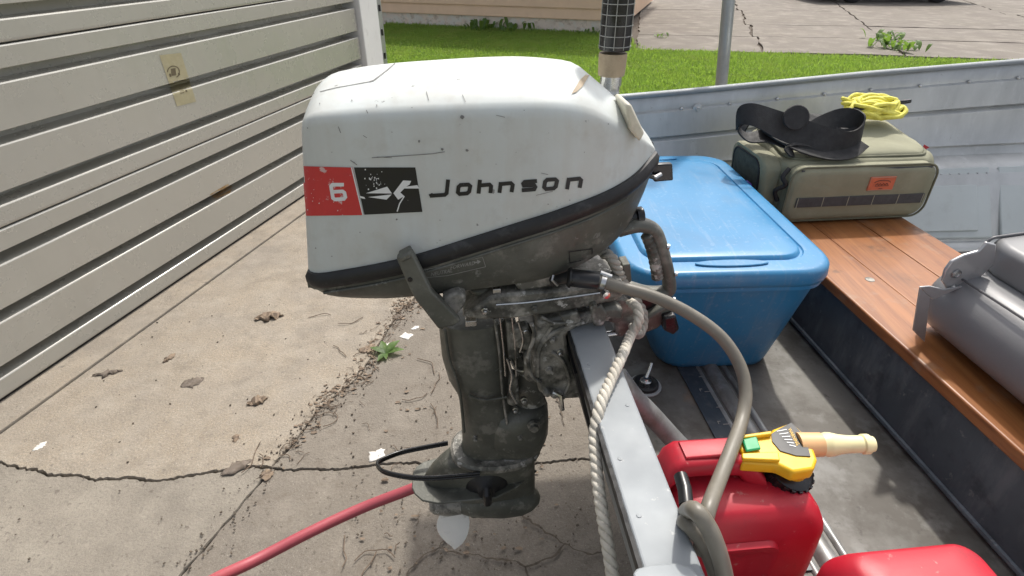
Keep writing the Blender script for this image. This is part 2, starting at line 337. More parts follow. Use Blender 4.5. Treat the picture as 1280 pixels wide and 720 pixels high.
post = xy(G(464, 186.5)); post_s = (post-door0).dot(gd)
ap0, ap1 = xy(G(0, 543)), xy(G(280, 340)); apd = (ap1-ap0).normalized()
apron = lambda s: ap0 + apd*s
zk = [(0, 450), (50, 465), (150, 480), (220, 490), (300, 487), (380, 495), (450, 482), (540, 468), (600, 460), (650, 462), (760, 465), (880, 458), (990, 452)]
Kx = [xy(G(a/1.895, 340+b/1.895)) for a, b in zk]
X = xy(G(340, 584))
KL = [apron(-.10)] + [p for p in Kx if p.x < X.x-.02] + [X]
KR = [X] + [p for p in Kx if p.x > X.x+.02] + [xy(G(640, 585)), xy(G(760, 570)), Vector((6, 1.5, 0))]
J = [xy(G(*p)) for p in [(224, 720), (280, 655), (340, 584), (369, 551), (401, 509), (448, 472), (501, 387), (514, 377)]]
jd = (J[0]-X).normalized(); ju = (J[-1]-X).normalized()
JD = [X, J[1], J[0], J[0]+jd*((J[0].y+2.2)/-jd.y)]
JU = [X] + J[3:] + [J[-1]+ju*((5.2-J[-1].y)/ju.y)]
KL, KR, JD, JU = jag(jag(KL, .05, .010, 3), .009, .003, 8), jag(jag(KR, .05, .010, 4), .009, .003, 9), jag(JD, .02, .0012, 5), jag(JU, .02, .002, 6)
apf = apron((5.2-ap0.y)/apd.y); apn = apron((-2.2-ap0.y)/apd.y); aps = KL[0]
def slab(poly, zt, gap, mt='concrete'):
    rg = random.Random(len(poly)); P = inset(poly, [gap*rg.choice((.2, .5, .8, 1.1, 1.7)) for _ in poly]); n = len(P); Q = inset(P, .0016)
    top = [Vector((p.x, p.y, zt)) for p in Q]; mid = [Vector((p.x, p.y, zt-.006)) for p in P]; bot = [Vector((p.x, p.y, -.05)) for p in P]
    mb = MB(); mb.add(top+mid+bot, [list(range(n))]+[[k*n+i, k*n+(i+1) % n, (k+1)*n+(i+1) % n, (k+1)*n+i] for k in (0, 1) for i in range(n)])
    return mb.build('slab', K[mt], drive, smooth=0)
slab([aps, apf, Vector((JU[-1].x, 5.2, 0))] + JU[::-1][1:] + KL[::-1][1:-1], .001, .0034)
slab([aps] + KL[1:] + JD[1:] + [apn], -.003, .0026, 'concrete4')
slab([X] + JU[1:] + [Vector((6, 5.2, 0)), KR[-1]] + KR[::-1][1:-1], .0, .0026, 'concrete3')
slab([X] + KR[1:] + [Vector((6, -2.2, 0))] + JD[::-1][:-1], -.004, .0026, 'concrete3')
d_in = -.02
slab([apn-apd*.0, apf, door0+gd*((5.2-door0.y)/gd.y)-gn*.3, door0+gd*((-2.2-door0.y)/gd.y)-gn*.3], .006, .014)
# finer cracks of the right-hand slab, packed with dirt
cr = MB(); rnd = random.Random(11)
zc = lambda a, b: xy(G(440+a/2.77, 460+b/2.77))
for line in ([(590, 515), (625, 540), (660, 562), (735, 612), (715, 640), (690, 660), (640, 680), (600, 690), (570, 672), (520, 665), (420, 650), (350, 640), (300, 625), (330, 580)], [(600, 690), (610, 720), (625, 790)], [(300, 625), (250, 650), (200, 700), (170, 760)], [(735, 612), (800, 640), (900, 650)], [(690, 70), (720, 130), (735, 200)]):
    P = jag([zc(*p) for p in line], .012, .005, rnd.randint(0, 999)); n = len(P); V = []
    for i in range(n):
        d = (P[min(i+1, n-1)]-P[max(i-1, 0)]).normalized(); nn = Vector((-d.y, d.x, 0))*rnd.uniform(.0008, .0042)
        V += [P[i]-nn+Vector((0, 0, .0045)), P[i]+nn+Vector((0, 0, .0045))]
    cr.add(V, [[2*i, 2*i+1, 2*i+3, 2*i+2] for i in range(n-1)])
tag(cr.build('crack_dirt', K['soil'], drive, smooth=0), kind='stuff')
# ---- lawn
hA, hB = xy(G(483, 29)), xy(G(752, 41)); hd = (hB-hA).normalized(); hn = Vector((hd.y, -hd.x, 0))
hL = hA - hd*5; hR = hA + hd*((xy(G(770, 43))-hA).dot(hd))
nA, nB = xy(G(795, 62)), xy(G(1250, 77)); nd = (nB-nA).normalized()
nF = nA + nd*14
lawn_poly = [Vector((-6, 5.3, 0)), Vector((16, 5.3, 0)), nF, nA, hR+Vector((.05, -.1, 0)), hL-hn*.0]
tag(MB().add([p+Vector((0, 0, -.02)) for p in lawn_poly], [list(range(len(lawn_poly)))]).build('lawn', K['earth'], smooth=0), kind='structure')
def project(p):
    q = p-CAMP; d = q.y*cp-q.z*sp; u = q.y*sp+q.z*cp
    return 640+FPX*q.x/d, 360-FPX*u/d
def inpoly(x, y, poly):
    c = False; n = len(poly)
    for i in range(n):
        a, b = poly[i], poly[i-1]
        if (a.y > y) != (b.y > y) and x < (b.x-a.x)*(y-a.y)/(b.y-a.y)+a.x: c = not c
    return c
rnd = random.Random(5); V = []; F = []
def blade(x, y, h, wd, lean):
    a = rnd.uniform(0, 6.283); c, s = math.cos(a)*wd, math.sin(a)*wd; b = rnd.uniform(0, 6.283); k = len(V)
    lx, ly = math.cos(b)*lean, math.sin(b)*lean
    V.extend([(x-c, y-s, -.02), (x+c, y+s, -.02), (x+c*.7+lx*.4, y+s*.7+ly*.4, h*.6), (x-c*.7+lx*.4, y-s*.7+ly*.4, h*.6), (x+lx, y+ly, h)])
    F.extend([(k, k+1, k+2, k+3), (k+3, k+2, k+4)])
tries = 0
while len(F) < 300000 and tries < 600000:
    tries += 1
    x = rnd.uniform(-2.5, 9.5); y = rnd.uniform(5.35, 12.6)
    if not inpoly(x+rnd.gauss(0, .07), y+rnd.gauss(0, .07), lawn_poly): continue
    px_, py_ = project(Vector((x, y, 0)))
    if px_ < 440 or px_ > 1330 or py_ > 175: continue
    edge = 1.0
    blade(x, y, rnd.uniform(.012, .045)*(1.5 if rnd.random() < .12 else 1), rnd.uniform(.003, .008), rnd.uniform(.005, .045))
me = bpy.data.meshes.new('grass'); me.from_pydata(V, [], F); me.materials.append(K['grass'])
go = bpy.data.objects.new('grass', me); C.objects.link(go); tag(go, 'short sunlit green lawn grass between the boat and the peach house', 'grass', kind='stuff')
# ---- neighbour's driveway with slabs
nn_ = Vector((-nd.y, nd.x, 0))
nbr = tag(MB().add([nA+nn_*-.02+Vector((0, 0, -.026)), nF+Vector((0, 0, -.026)), nF+nn_*16+Vector((0, 0, -.026)), nA+nn_*16-nd*1+Vector((0, 0, -.026))], [[0, 1, 2, 3]]).build('neighbour_driveway', K['soil']), kind='structure')
def nslab(poly, zt):
    P = inset(jag(poly+[poly[0]], .22, .03, rnd.randint(0, 9999))[:-1], .02); n = len(P)
    MB().add([Vector((p.x, p.y, zt)) for p in P]+[Vector((p.x, p.y, -.05)) for p in P], [list(range(n))]+[[i, (i+1) % n, n+(i+1) % n, n+i] for i in range(n)]).build('slab', K['concrete2'], nbr, smooth=0)
jA, jB = xy(G(1132, 70)), xy(G(1040, 0)); jdir = (jB-jA).normalized()
jn = jA
def at_row(s, side): return jn + jdir*s
rows = [0, 1.7, 3.4, 6.2, 12]
colv = [0, -2.9, -6.2]
left_edge = nA-nd*.0
for i in range(4):
    a, b = jn+jdir*rows[i], jn+jdir*rows[i+1]
    la, lb = nA+nn_*rows[i]*.95, nA+nn_*rows[i+1]*.95
    ma, mb_ = a.lerp(la, .52), b.lerp(lb, .5)
    nslab([ma, a, b, mb_], rnd.uniform(-.004, .006)); nslab([la, ma, mb_, lb], rnd.uniform(-.004, .006))
    ra, rb = a+nd*3.3, b+nd*3.5
    nslab([a, ra, rb, b], rnd.uniform(-.004, .006)); nslab([ra, ra+nd*6, rb+nd*6, rb], rnd.uniform(-.004, .006))
# ------------------------------------------------------------------ neighbour's house
hc = (hL+hR)/2
house = thing('house', (hc.x, hc.y, 0), 'peach sided house with a pale foundation behind the lawn', 'house')
hlen = (hR-hL).length
mbx = MB(); mbx.box(hL+hd*hlen/2-hn*.30+UP*.10, hd*(hlen/2), hn*.28, UP*.13); mbx.build('foundation', K['foundation'], house, bevel=.01)
bm_ = None
for k in range(15):
    z0 = .20+k*.18; L_ = hL; R_ = hR
    prof = [(-.045, z0), (.026, z0), (.028, z0+.012), (.004, z0+.19), (-.045, z0+.19)]
    mb = MB(); mb.prism([L_+hn*(a-.02)+UP*b for a, b in prof], hd*hlen); mb.build('siding_board', K['siding'], house, smooth=0)
mb = MB(); mb.box(hL+hd*hlen/2-hn*3.08+UP*1.45, hd*(hlen/2-.005), hn*2.99, UP*1.40); mb.build('wall', K['siding'], house, smooth=0)
mb = MB(); a = hL-hd*.4+hn*.5+UP*2.9; mb.prism([a, a-hn*3.6+UP*1.7, a-hn*7.2, a-hn*7.2+UP*.15, a-hn*3.6+UP*1.87, a+UP*.15], hd*(hlen+.8)); mb.build('roof', K['roof'], house, smooth=0)
# ------------------------------------------------------------------ parked car
cw0, cw1 = xy(G(1066, 4)), xy(G(1172, 4)); cd = (cw1-cw0).normalized(); cn = Vector((-cd.y, cd.x, 0)); wb = (cw1-cw0).length
car = thing('parked_car', tuple((cw0+cw1)/2+cn*.8), 'dark parked car at the far end of the neighbouring concrete driveway', 'car')
def cpt(s, z, d): return cw0+cd*s+cn*d+UP*z
prof = [(-.95, .32), (-1.0, .6), (-.9, .86), (-.1, .95), (.55, 1.38), (1.9, 1.42), (2.75, 1.0), (wb+.85, .92), (wb+.95, .6), (wb+.85, .3)]
bot = []
for cxw in (wb, 0):
    for k in range(7):
        a = math.pi*k/6; bot.append((cxw+math.cos(a)*.40, .28+math.sin(a)*.38))
mb = MB(); mb.prism([cpt(s, z, .05) for s, z in prof+bot], cn*1.62); mb.build('body', K['car'], car, bevel=.05)
mb = MB(); mb.prism([cpt(s, z, .035) for s, z in [(.1, .98), (.62, 1.31), (1.2, 1.34), (1.2, .98)]], cn*.03); mb.build('window', K['glass'], car)
mb = MB(); mb.prism([cpt(s, z, .035) for s, z in [(1.28, .98), (1.28, 1.34), (1.86, 1.35), (2.4, 1.02)]], cn*.03); mb.build('window', K['glass'], car)
for s in (0, wb):
    for d in (.0, 1.50):
        wmb = MB(); wmb.lathe(cpt(s, .31, d), cn, [(0, .19), (0, .27), (.02, .305), (.18, .305), (.2, .27), (.2, .19)], 24); wh = wmb.build('wheel', K['tyre'], car)
        MB().lathe(cpt(s, .31, d+(.012 if d == 0 else .13)), cn, [(-.02, .01), (-.02, .06), (.03, .15), (.0, .195), (.06, .195)], 14).build('rim', K['alloy'], wh)
# ------------------------------------------------------------------ garage
gz0 = .016; SEC = .565; gstart = door0 - gd*2.2 + gn*.03; glen = post_s+2.2
gar = thing('garage', tuple(door0+gd*post_s*.5), 'pale ribbed garage with a closed overhead door beside the concrete driveway', 'garage')
def gp(s, off, z): return gstart+gd*s+gn*off+UP*z
door_parts = []
groove = .042; pitch = SEC/3
for k in range(4):
    z0 = gz0+k*SEC
    sec = MB(); sec.prism([gp(0, -.115, z0+.002), gp(0, -.100, z0+.002), gp(0, -.100, z0+SEC-.002), gp(0, -.115, z0+SEC-.002)], gd*(glen-.02))
    so_ = sec.build('door_section', K['door'], gar, smooth=0); door_parts.append(so_)
    bands = [(z0+.003, z0+pitch/2-groove/2)] + [(z0+pitch*(j-.5)+groove/2, z0+pitch*(j+.5)-groove/2) for j in (1, 2)] + [(z0+SEC-pitch/2+groove/2, z0+SEC-.003)]
    for i, (a, b) in enumerate(bands):
        top_in = .006 if i < 3 else .001; bot_in = 0
        P = [(-.102, a), (-.001, a), (0, a+.001)]
        if i == 0: P = [(-.102, a), (-.004, a), (-.001, a+.003), (0, a+.010)]
        P += [(0, b-.005), (-.003, b), (-.102, b)]
        sl = MB(); sl.prism([gp(.004, o_, z) for o_, z in P], gd*(glen-.03)); door_parts.append(sl.build('slat', K['door'], so_, smooth=0, bevel=.001, bseg=1))
gb = bvh_of(*door_parts)
mb = MB(); decal(mb, gb, [[(199, 69), (226, 66), (245, 127), (221, 133)]], 40, .001); stk = mb.build('sticker', K['sticker'], gar, smooth=0, normals=False)
mb = MB(); cxs, cys = 216.5, 90
decal(mb, gb, stroke([(cxs+7.5*math.cos(a)-.0*math.sin(a), cys+7.5*math.sin(a)) for a in [i*math.pi/9 for i in range(-9, 4)]], 1.3), 2, .0016)
decal(mb, gb, [[(213, 86), (219, 85), (220, 94), (214, 95)]], 2, .0016)
for q in ([(211, 92), (213, 92), (214, 96), (212, 96)], [(222, 91), (224, 91), (225, 94), (223, 94)], [(224, 111), (229, 110), (230, 116), (225, 117)], [(231, 110), (233, 110), (234, 115), (231.5, 115)]): decal(mb, gb, [q], 2, .0016)
tag(mb.build('sticker_print', K['stickerink'], stk, smooth=0, normals=False), kind='stuff')
mb = MB(); decal(mb, gb, [[(262, 243), (284, 230), (291, 233), (268, 248)], [(272, 246), (290, 236), (288, 241), (270, 249)]], 5, .0008); mb.build('rust_stain', K['rust'], gar, smooth=0, normals=False)
mb = MB(); mb.prism([gp(glen+.0, .03, 0), gp(glen+.27, .03, 0), gp(glen+.27, -.125, 0), gp(glen, -.125, 0)], UP*2.3); mb.build('door_jamb', K['white'], gar, bevel=.006)
mb = MB(); mb.prism([gp(glen+.276, .018, .02), gp(glen+.36, .018, .02), gp(glen+.36, -.04, .02), gp(glen+.276, -.04, .02)], UP*2.28); dsp = mb.build('corner_channel', K['galv'], gar, bevel=.004)
for k in range(12):
    mb = MB(); mb.box(gp(glen+.318, .021, .15+k*.17), gd*.008, gn*.006, UP*.022); mb.build('channel_slot', K['black'], dsp)
mb = MB(); mb.prism([gp(glen+.27, -.125, 0), gp(glen+.35, -.125, 0), gp(glen+.35, -4.2, 0), gp(glen+.27, -4.2, 0)], UP*2.3); mb.build('side_wall', K['white'], gar, smooth=0)
mb = MB(); mb.prism([gp(-.3, -.0, gz0+4*SEC+.004), gp(glen, -.0, gz0+4*SEC+.004), gp(glen, -.12, gz0+4*SEC+.004), gp(-.3, -.12, gz0+4*SEC+.004)], UP*.03); mb.build('header', K['white'], gar)
mb = MB(); mb.prism([gp(-.5, -.02, 2.31), gp(glen+.4, -.02, 2.31), gp(glen+.4, -4.4, 2.31), gp(-.5, -4.4, 2.31)], UP*.05); mb.build('roof', K['roof'], gar, smooth=0)
mb = MB(); mb.prism([gp(0, -.06, .006), gp(0, -.012, .006), gp(0, -.012, gz0+.004), gp(0, -.06, gz0+.004)], gd*(glen-.03)); mb.build('bottom_seal', K['rubber'], gar, smooth=0)
# ------------------------------------------------------------------ outboard motor
motor = thing('outboard_motor', tuple(M(0, 0, -H+.25)), 'white and dark olive outboard motor clamped upright on the boat transom', 'outboard motor')
uR = -.272
zt_u = lambda u: smoothstep_interp(u, [-.27, -.2, -.1, 0, .06, .088, .105, .166, .205, .216], [-.163, -.150, -.143, -.14, -.144, -.149, -.160, -.209, -.252, -.268])
zs_u = lambda u: smoothstep_interp(u, [-.27, -.2, 0, .06, .11, .166, .205, .216], [-.186, -.184, -.184, -.187, -.203, -.235, -.262, -.272])
zb_u = lambda u: smoothstep_interp(u, [-.30, -.16, -.0445, .066, .13, .17, .20, .216], [-.410, -.386, -.349, -.317, -.303, -.292, -.279, -.276])
def w_u(u):
    if u < .02: w_ = .122
    else: w_ = .122*max(0.0, 1-((u-.02)/.2)**2.0)**.66
    d = u-uR
    if d < .03: w_ -= .03*(1-math.sqrt(max(0, 1-(1-d/.03)**2)))
    return max(w_, .006)
def shear(u, z):                               # the stern face leans outwards towards the bottom
    k = max(0, min(1, (-.05-u)/.2)); return u - .14*k*max(0, -.18-z)
def cowl_ring(u, grow=0):
    d = u-uR; drop = .022*(1-math.sqrt(max(0, 1-(1-d/.03)**2))) if d < .03 else 0
    w_, zb, zs, zt = w_u(u)+grow, zb_u(u), zs_u(u)-drop, zt_u(u)-drop
    zs = max(zs, zb+.002); zt = max(zt, zs+.002)
    half = []
    wb, ws = w_, w_*.945
    for k in range(9): t = k/8; half.append((wb+(ws-wb)*t, zb+(zs-.009*min(1, (zs-zb)/.05)-zb)*t))
    p0 = half[-1]; p1 = (ws*.994, zs+.003); p2 = (ws*.91, zs+(zt-zs)*.26)
    for k in range(1, 7): t = k/6; half.append(tuple((1-t)**2*p0[i]+2*t*(1-t)*p1[i]+t*t*p2[i] for i in (0, 1)))
    for k in range(1, 8):
        v = p2[0]*(1-k/7); half.append((v, zt-(zt-p2[1])*(v/p2[0])**2))
    pts = [(-v, z) for v, z in half] + [(v, z) for v, z in half[::-1][1:]]
    return [M(shear(u, z), v, z) for v, z in pts]
us = [uR+d for d in (0, .002, .006, .012, .02, .03)] + list(np.linspace(-.22, .12, 30)) + list(np.linspace(.13, .2, 14)) + [.205, .210, .214, .2155]
mb = MB(); mb.loft([cowl_ring(u) for u in us]); cowl = mb.build('cowl', K['cowl'], motor, smooth=60)
cb = bvh_of(cowl)
# rubber gasket round the cowl's lower rim
path = [M(shear(u, zb_u(u))+.001, -(w_u(u)+.001), zb_u(u)) for u in us[2:-2]] + [M(shear(u, zb_u(u)), w_u(u)+.001, zb_u(u)) for u in us[2:-2][::-1]]
mb = MB(); n = len(path); rings = []
for i in range(n):
    d = (path[(i+1) % n]-path[i-1]); d.z *= .9; d.normalize(); side = Vector((d.y, -d.x, 0)).normalized(); upn = side.cross(d).normalized()
    if upn.z < 0: upn = -upn
    rings.append([path[i]+side*.0085*math.cos(a)+upn*(.0125*math.sin(a)-.005) for a in [2*math.pi*k/8+.39 for k in range(8)]])
mb.loft(rings+[rings[0]], cap=False); mb.build('gasket', K['rubber'], motor, smooth=50)
# lower pan
zp_u = lambda u: smoothstep_interp(u, [-.33, -.27, -.24, -.16, .0, .06, .12, .17, .2, .216], [-.430, -.436, -.452, -.463, -.452, -.441, -.42, -.388, -.335, -.30])
def pan_ring(u):
    wu = w_u(max(u, uR+.004)); 
    if u < uR: wu = .122*(1-.18*((uR-u)/.06)**1.5)
    wt = wu-.001; zt = zb_u(max(u, -.30))-.012 - (max(0, -.30-u))*.6; zb = min(zp_u(u), zt-.004)
    half = [(wt, zt), (wt+.001, zt-.010), (wt*.985, zt+(zb-zt)*.35), (wt*.94, zt+(zb-zt)*.62), (wt*.86, zt+(zb-zt)*.86), (wt*.74, zb+.003), (wt*.6, zb), (0, zb-.002)]
    half = [(wt*.2, zt), (wt*.8, zt)] + half
    pts = [(-v, z) for v, z in half] + [(v, z) for v, z in half[::-1][1:]]
    return [M(shear(u, zt)if u > uR else shear(uR, zt)+(u-uR), v, z) for v, z in pts]
pus = [-.272, -.270, -.267] + list(np.linspace(-.262, .15, 30)) + [.16, .17, .18, .19, .2, .208, .213]
mb = MB(); mb.loft([pan_ring(u) for u in pus]); pan = mb.build('lower_pan', K['olive'], motor, smooth=38)
pb = bvh_of(pan)
mb = MB(); mb.tube(catmull([M(shear(u, zb_u(u)), -(w_u(u)+.0005), zb_u(u)-.026) for u in np.linspace(-.25, .16, 9)], 4), .0022, 6); mb.build('pan_bead', K['olive'], pan)
mb = MB(); decal(mb, pb, stroke([(711, 314.5), (740, 310.5), (740, 322), (712, 328), (711, 314.5)], 1.2), 2, .001); mb.build('plug_outline', K['rubber'], pan, smooth=0, normals=False)
mb = MB(); text_quads(mb, pb, 'FORWARD', (562.5, 336.5), (6.3, -1.25), (1.3, -6.9)); text_quads(mb, pb, 'NEUTRAL', (538, 345), (6.3, -1.2), (1.3, -6.9)); text_quads(mb, pb, 'SE', (530, 341), (6, -1.2), (1.3, -6.4))
decal(mb, pb, stroke([(592, 328), (599, 327)], 1.6)+[[(596, 324), (601, 326.5), (597, 330), (597, 330)]], 2)
decal(mb, pb, stroke([(530, 347), (560, 344), (607, 333), (603, 321), (560, 331), (530, 337)], .6), 3)
mb.build('gear_lettering', K['decalgrey'], pan, smooth=0, normals=False)
# ---- printed side of the cowl
z7 = lambda x, y: (360+x/3.368, 180+y/3.368)
def zq(*pts): return [z7(*p) for p in pts]
mb = MB(); decal(mb, cb, [zq((36, 92), (272, 98), (316, 298), (50, 302))], 36, .0011); mb.build('red_panel', K['decalred'], cowl, smooth=60, normals=False)
mb = MB(); decal(mb, cb, [zq((278, 98), (536, 98), (566, 285), (322, 297))], 10); mb.build('black_panel', K['decalblack'], cowl, smooth=60, normals=False)
mb = MB()
def zs_(pts, wd): return stroke([z7(*p) for p in pts], wd/3.368)
def zd(quads, o=.0012, nsub=2): decal(mb, cb, quads, nsub, o)
zd(zs_([(236, 170), (188, 170), (182, 178), (190, 226), (198, 232), (236, 230), (242, 222), (238, 204), (230, 198), (190, 200)], 15))
zd([zq((328, 206), (418, 178), (438, 207), (438, 207)), zq((338, 222), (437, 211), (415, 233), (415, 233)), zq((444, 206), (485, 152), (498, 178), (470, 206)), zq((485, 152), (519, 154), (512, 170), (498, 178)), zq((498, 178), (545, 172), (552, 186), (486, 186)), zq((444, 206), (470, 200), (490, 218), (464, 233))])
zd(zs_([(490, 218), (470, 250), (460, 283)], 5)); zd(zs_([(268, 98), (316, 298)], 5)); zd([zq((300, 216), (322, 222), (326, 230), (306, 226))])
for a in range(34):
    x, y = random.gauss(365, 22), random.gauss(155, 20); s = random.uniform(1, 5); zd([zq((x, y), (x+s, y-s*.4), (x+s*1.3, y+s), (x+s*.2, y+s*1.2))], nsub=1)
for a in range(16):
    x, y = random.uniform(60, 250), random.uniform(190, 290); s = random.uniform(1, 4); zd([zq((x, y), (x+s, y-s*.4), (x+s*1.1, y+s), (x+s*.2, y+s))], nsub=1)
mb.build('white_emblem', K['decalwhite'], cowl, smooth=60, normals=False)
mb = MB(); TW = 16.5
J_ = [(674, 149), (668, 206), (660, 213), (604, 217), (600, 208)]
def o_(x0, y0, x1, y1, sl):
    c = 8; return [(x0+c+sl*.9, y0), (x1-c+sl*.9, y0-2), (x1+sl*.8, y0+c-3), (x1-1, y1-c-3), (x1-c-2, y1-3), (x0+c, y1), (x0, y1-c), (x0+sl*.8, y0+c), (x0+c+sl*.9, y0)]
L_ = [J_, o_(715, 172, 764, 210, 4), [(808, 150), (802, 208)], [(806, 174), (848, 170), (855, 177), (852, 206)], [(896, 160), (890, 205)], [(893, 168), (938, 164), (946, 172), (941, 202)],
      [(1048, 155), (996, 159), (990, 166), (993, 174), (1036, 172), (1041, 180), (1036, 190), (984, 194)], o_(1078, 150, 1128, 189, 5), [(1182, 142), (1174, 190)], [(1180, 150), (1226, 145), (1233, 152), (1227, 184)]]
for l in L_: zd(zs_(l, TW), .0009)
mb.build('lettering', K['decalblack'], cowl, smooth=60, normals=False)
z1 = lambda x, y: (340+x/2, 40+y/2)
mb = MB()
for l, wd in (([(250, 314), (330, 309), (400, 304), (432, 299)], .9), ([(262, 312), (300, 314)], .6), ([(196, 320), (213, 332)], .9), ([(228, 258), (237, 264)], .7), ([(386, 150), (392, 172)], .7), ([(476, 158), (484, 176)], .7), ([(560, 208), (582, 213)], .7), ([(166, 236), (172, 252)], .8), ([(672, 352), (690, 356)], .7), ([(660, 408), (700, 398)], .6), ([(236, 196), (240, 204)], .8)):
    zd(stroke([z1(*p) for p in l], wd), .0009, 1)
for x, y, s in ((x, y, s*.72) for x, y, s in ((475, 213, 8), (368, 273, 5), (425, 293, 6), (487, 296, 6), (312, 468, 3.5), (205, 326, 3), (80, 210, 5), (68, 206, 4), (630, 196, 2), (744, 420, 2.5), (690, 430, 2.5), (262, 184, 3), (700, 398, 2.5), (150, 300, 2), (300, 250, 2), (520, 250, 2), (560, 330, 2), (610, 300, 1.8), (340, 420, 2), (420, 470, 2), (220, 500, 2.5), (840, 230, 2.5), (780, 300, 2), (120, 180, 3), (200, 172, 2.5), (350, 190, 2), (110, 540, 3), (150, 560, 2.5), (420, 520, 2), (90, 240, 3), (75, 300, 3))):
    pts = [(x+s*random.uniform(.6, 1.2)*math.cos(a), y+s*random.uniform(.5, 1.1)*math.sin(a)) for a in [k*1.0472 for k in range(6)]]
    zd([[z1(*pts[0]), z1(*pts[1]), z1(*pts[2]), z1(*pts[3])], [z1(*pts[3]), z1(*pts[4]), z1(*pts[5]), z1(*pts[0])]], .0009, 1)
tag(mb.build('paint_chips', K['chip'], cowl, smooth=0, normals=False), kind='stuff')
mb = MB(); decal(mb, cb, [[z1(748, 156), z1(770, 120), z1(800, 93), z1(786, 120)], [z1(748, 156), z1(786, 120), z1(775, 138), z1(760, 152)]], 6, .0012); mb.build('tape_patch', K['tan'], cowl, smooth=60, normals=False)
mb = MB(); decal(mb, cb, stroke([(494, 79.5), (484, 88), (467, 101), (462, 102.5)], 1.4)+stroke([(462, 102.5), (420, 110), (392, 117)], .7), 3, .0006); mb.build('lid_seam', K['chip'], cowl, smooth=0, normals=False)
# cream latch on the nose
c1 = [pV(x, y, -.035) for x, y in ((781, 132), (790, 131), (806, 168), (800, 178), (788, 163), (784, 150))]
c1 = [p-BT*.05 for p in c1]; c1 = [pV(x, y, -.088) for x, y in ((782, 131), (789, 130), (806, 167), (800, 178), (788, 163), (785, 150))]
mb = MB(); mb.prism(c1, BT*.06); mb.build('cowl_latch', K['cream'], motor, bevel=.003)
# black front lever and choke knob
mb = MB(); mb.prism([pV(x, y, -.012) for x, y in ((806, 172), (817, 178), (820, 200), (812, 222), (805, 226))], BT*.03); lev = mb.build('latch_plate', K['black'], motor, bevel=.002)
mb = MB(); mb.prism([pV(x, y, -.02) for x, y in ((814, 206), (841, 205), (842, 226), (818, 228))], BT*.012); mb.build('latch_lever', K['black'], lev, bevel=.0025)
mb = MB(); mb.tube([pV(812, 220, -.021), pV(819, 222, -.026), pV(826, 218, -.022)], .004, 8); mb.build('latch_pin', K['steel'], lev)
kc = pV(779, 273, -.03); kd = (pV(803, 270, -.03)-kc)
mb = MB(); mb.lathe(kc, kd, [(-.02, .009), (0, .009), (0, .013), (.012, .013), (.013, .010), (.02, .010), (.021, .0155), (.030, .0155), (.032, .013), (.032, .0)], 14); mb.build('choke_knob', K['black'], motor)
# ---- upright tiller with a netted grip
vt = .07
t_top, t_a, t_b, t_c, t_d = pV(771, -70, vt), pV(768, 62, vt), pV(766.5, 66, vt), pV(766, 94, vt), pV(765, 122, vt)
ax = UP; base = Vector((t_b.x, t_b.y, 0))
pxm = (t_a-CAMP).dot(Vector((0, cp, -sp)))/FPX
mb = MB(); mb.lathe(Vector((t_a.x, t_a.y, t_a.z)), UP, [(0, .0), (0, .0225*1), (.002, .0232), (.17, .0236), (.178, .02), (.18, 0)], 20); tg = mb.build('tiller_grip', K['black'], motor)
mb = MB()
for k in range(12):
    z = t_a.z+.006+k*.0142
    mb.tube([Vector((t_a.x+.0238*math.cos(a), t_a.y+.0238*math.sin(a), z)) for a in [2*math.pi*i/20 for i in range(21)]], .0007, 5, cap=False)
for k in range(10):
    a = 2*math.pi*k/10+.1; mb.tube([Vector((t_a.x+.0238*math.cos(a), t_a.y+.0238*math.sin(a), t_a.z+dz)) for dz in (.002, .09, .172)], .0007, 5)
mb.build('grip_netting', K['decalgrey'], tg)
mb = MB(); mb.lathe(Vector((t_b.x, t_b.y, t_c.z)), UP, [(0, 0), (0, .0195), (.003, .0205), (t_b.z-t_c.z-.003, .0215), (t_b.z-t_c.z, .021), (t_b.z-t_c.z, 0)], 20); mb.build('tiller_collar', K['tan'], motor)
hh = t_c.z-t_d.z
mb = MB(); mb.lathe(Vector((t_b.x, t_b.y, t_d.z)), UP, [(0, 0), (0, .0125), (.004, .0125), (.005, .0155), (.009, .0155), (.01, .0148), (hh*.55, .015), (hh*.56, .0165), (hh, .0165), (hh, 0)], 20); mb.build('tiller_ferrule', K['steel'], motor)
mb = MB(); mb.tube([Vector((t_b.x, t_b.y, t_d.z+.002)), Vector((t_b.x, t_b.y, t_d.z-.09)), Vector((t_b.x-.005, t_b.y-.02, t_d.z-.2)), M(.17, .04, -.40), M(.12, .03, -.43)], .011, 12); mb.build('tiller_arm', K['olive'], motor)
# ---- tilt lever in front of the pan
def mprism(pxs, v0, v1, name, m, parent=None, bevel=.003, smooth=40):
    mb = MB(); mb.prism([pV(x, y, v0) for x, y in pxs], BT*(v1-v0)); return mb.build(name, m, parent or motor, bevel=bevel, smooth=smooth)
tl = mprism([(495, 323), (512, 314), (516, 317), (540, 365), (576, 402), (566, 408), (548, 412), (519, 375), (512, 362)], -.150, -.136, 'tilt_lever', K['olive'], bevel=.003)
mprism([(496, 323.5), (512, 315), (515, 323), (503, 329)], -.152, -.128, 'lever_lip', K['olive'], tl)
mb = MB(); mb.lathe(pV(512.5, 350, -.1515), BT, [(0, 0), (0, .0035), (.003, .0035), (.003, 0)], 10); mb.build('lever_hole', K['black'], tl)
mprism([(553, 372), (573, 365), (583, 371), (580, 384), (568, 398), (555, 385)], -.125, -.09, 'pivot_block', K['worn'], bevel=.004)
mprism([(519, 376), (548, 410), (553, 414), (556, 404), (540, 386)], -.145, -.08, 'lever_rib', K['olive'])
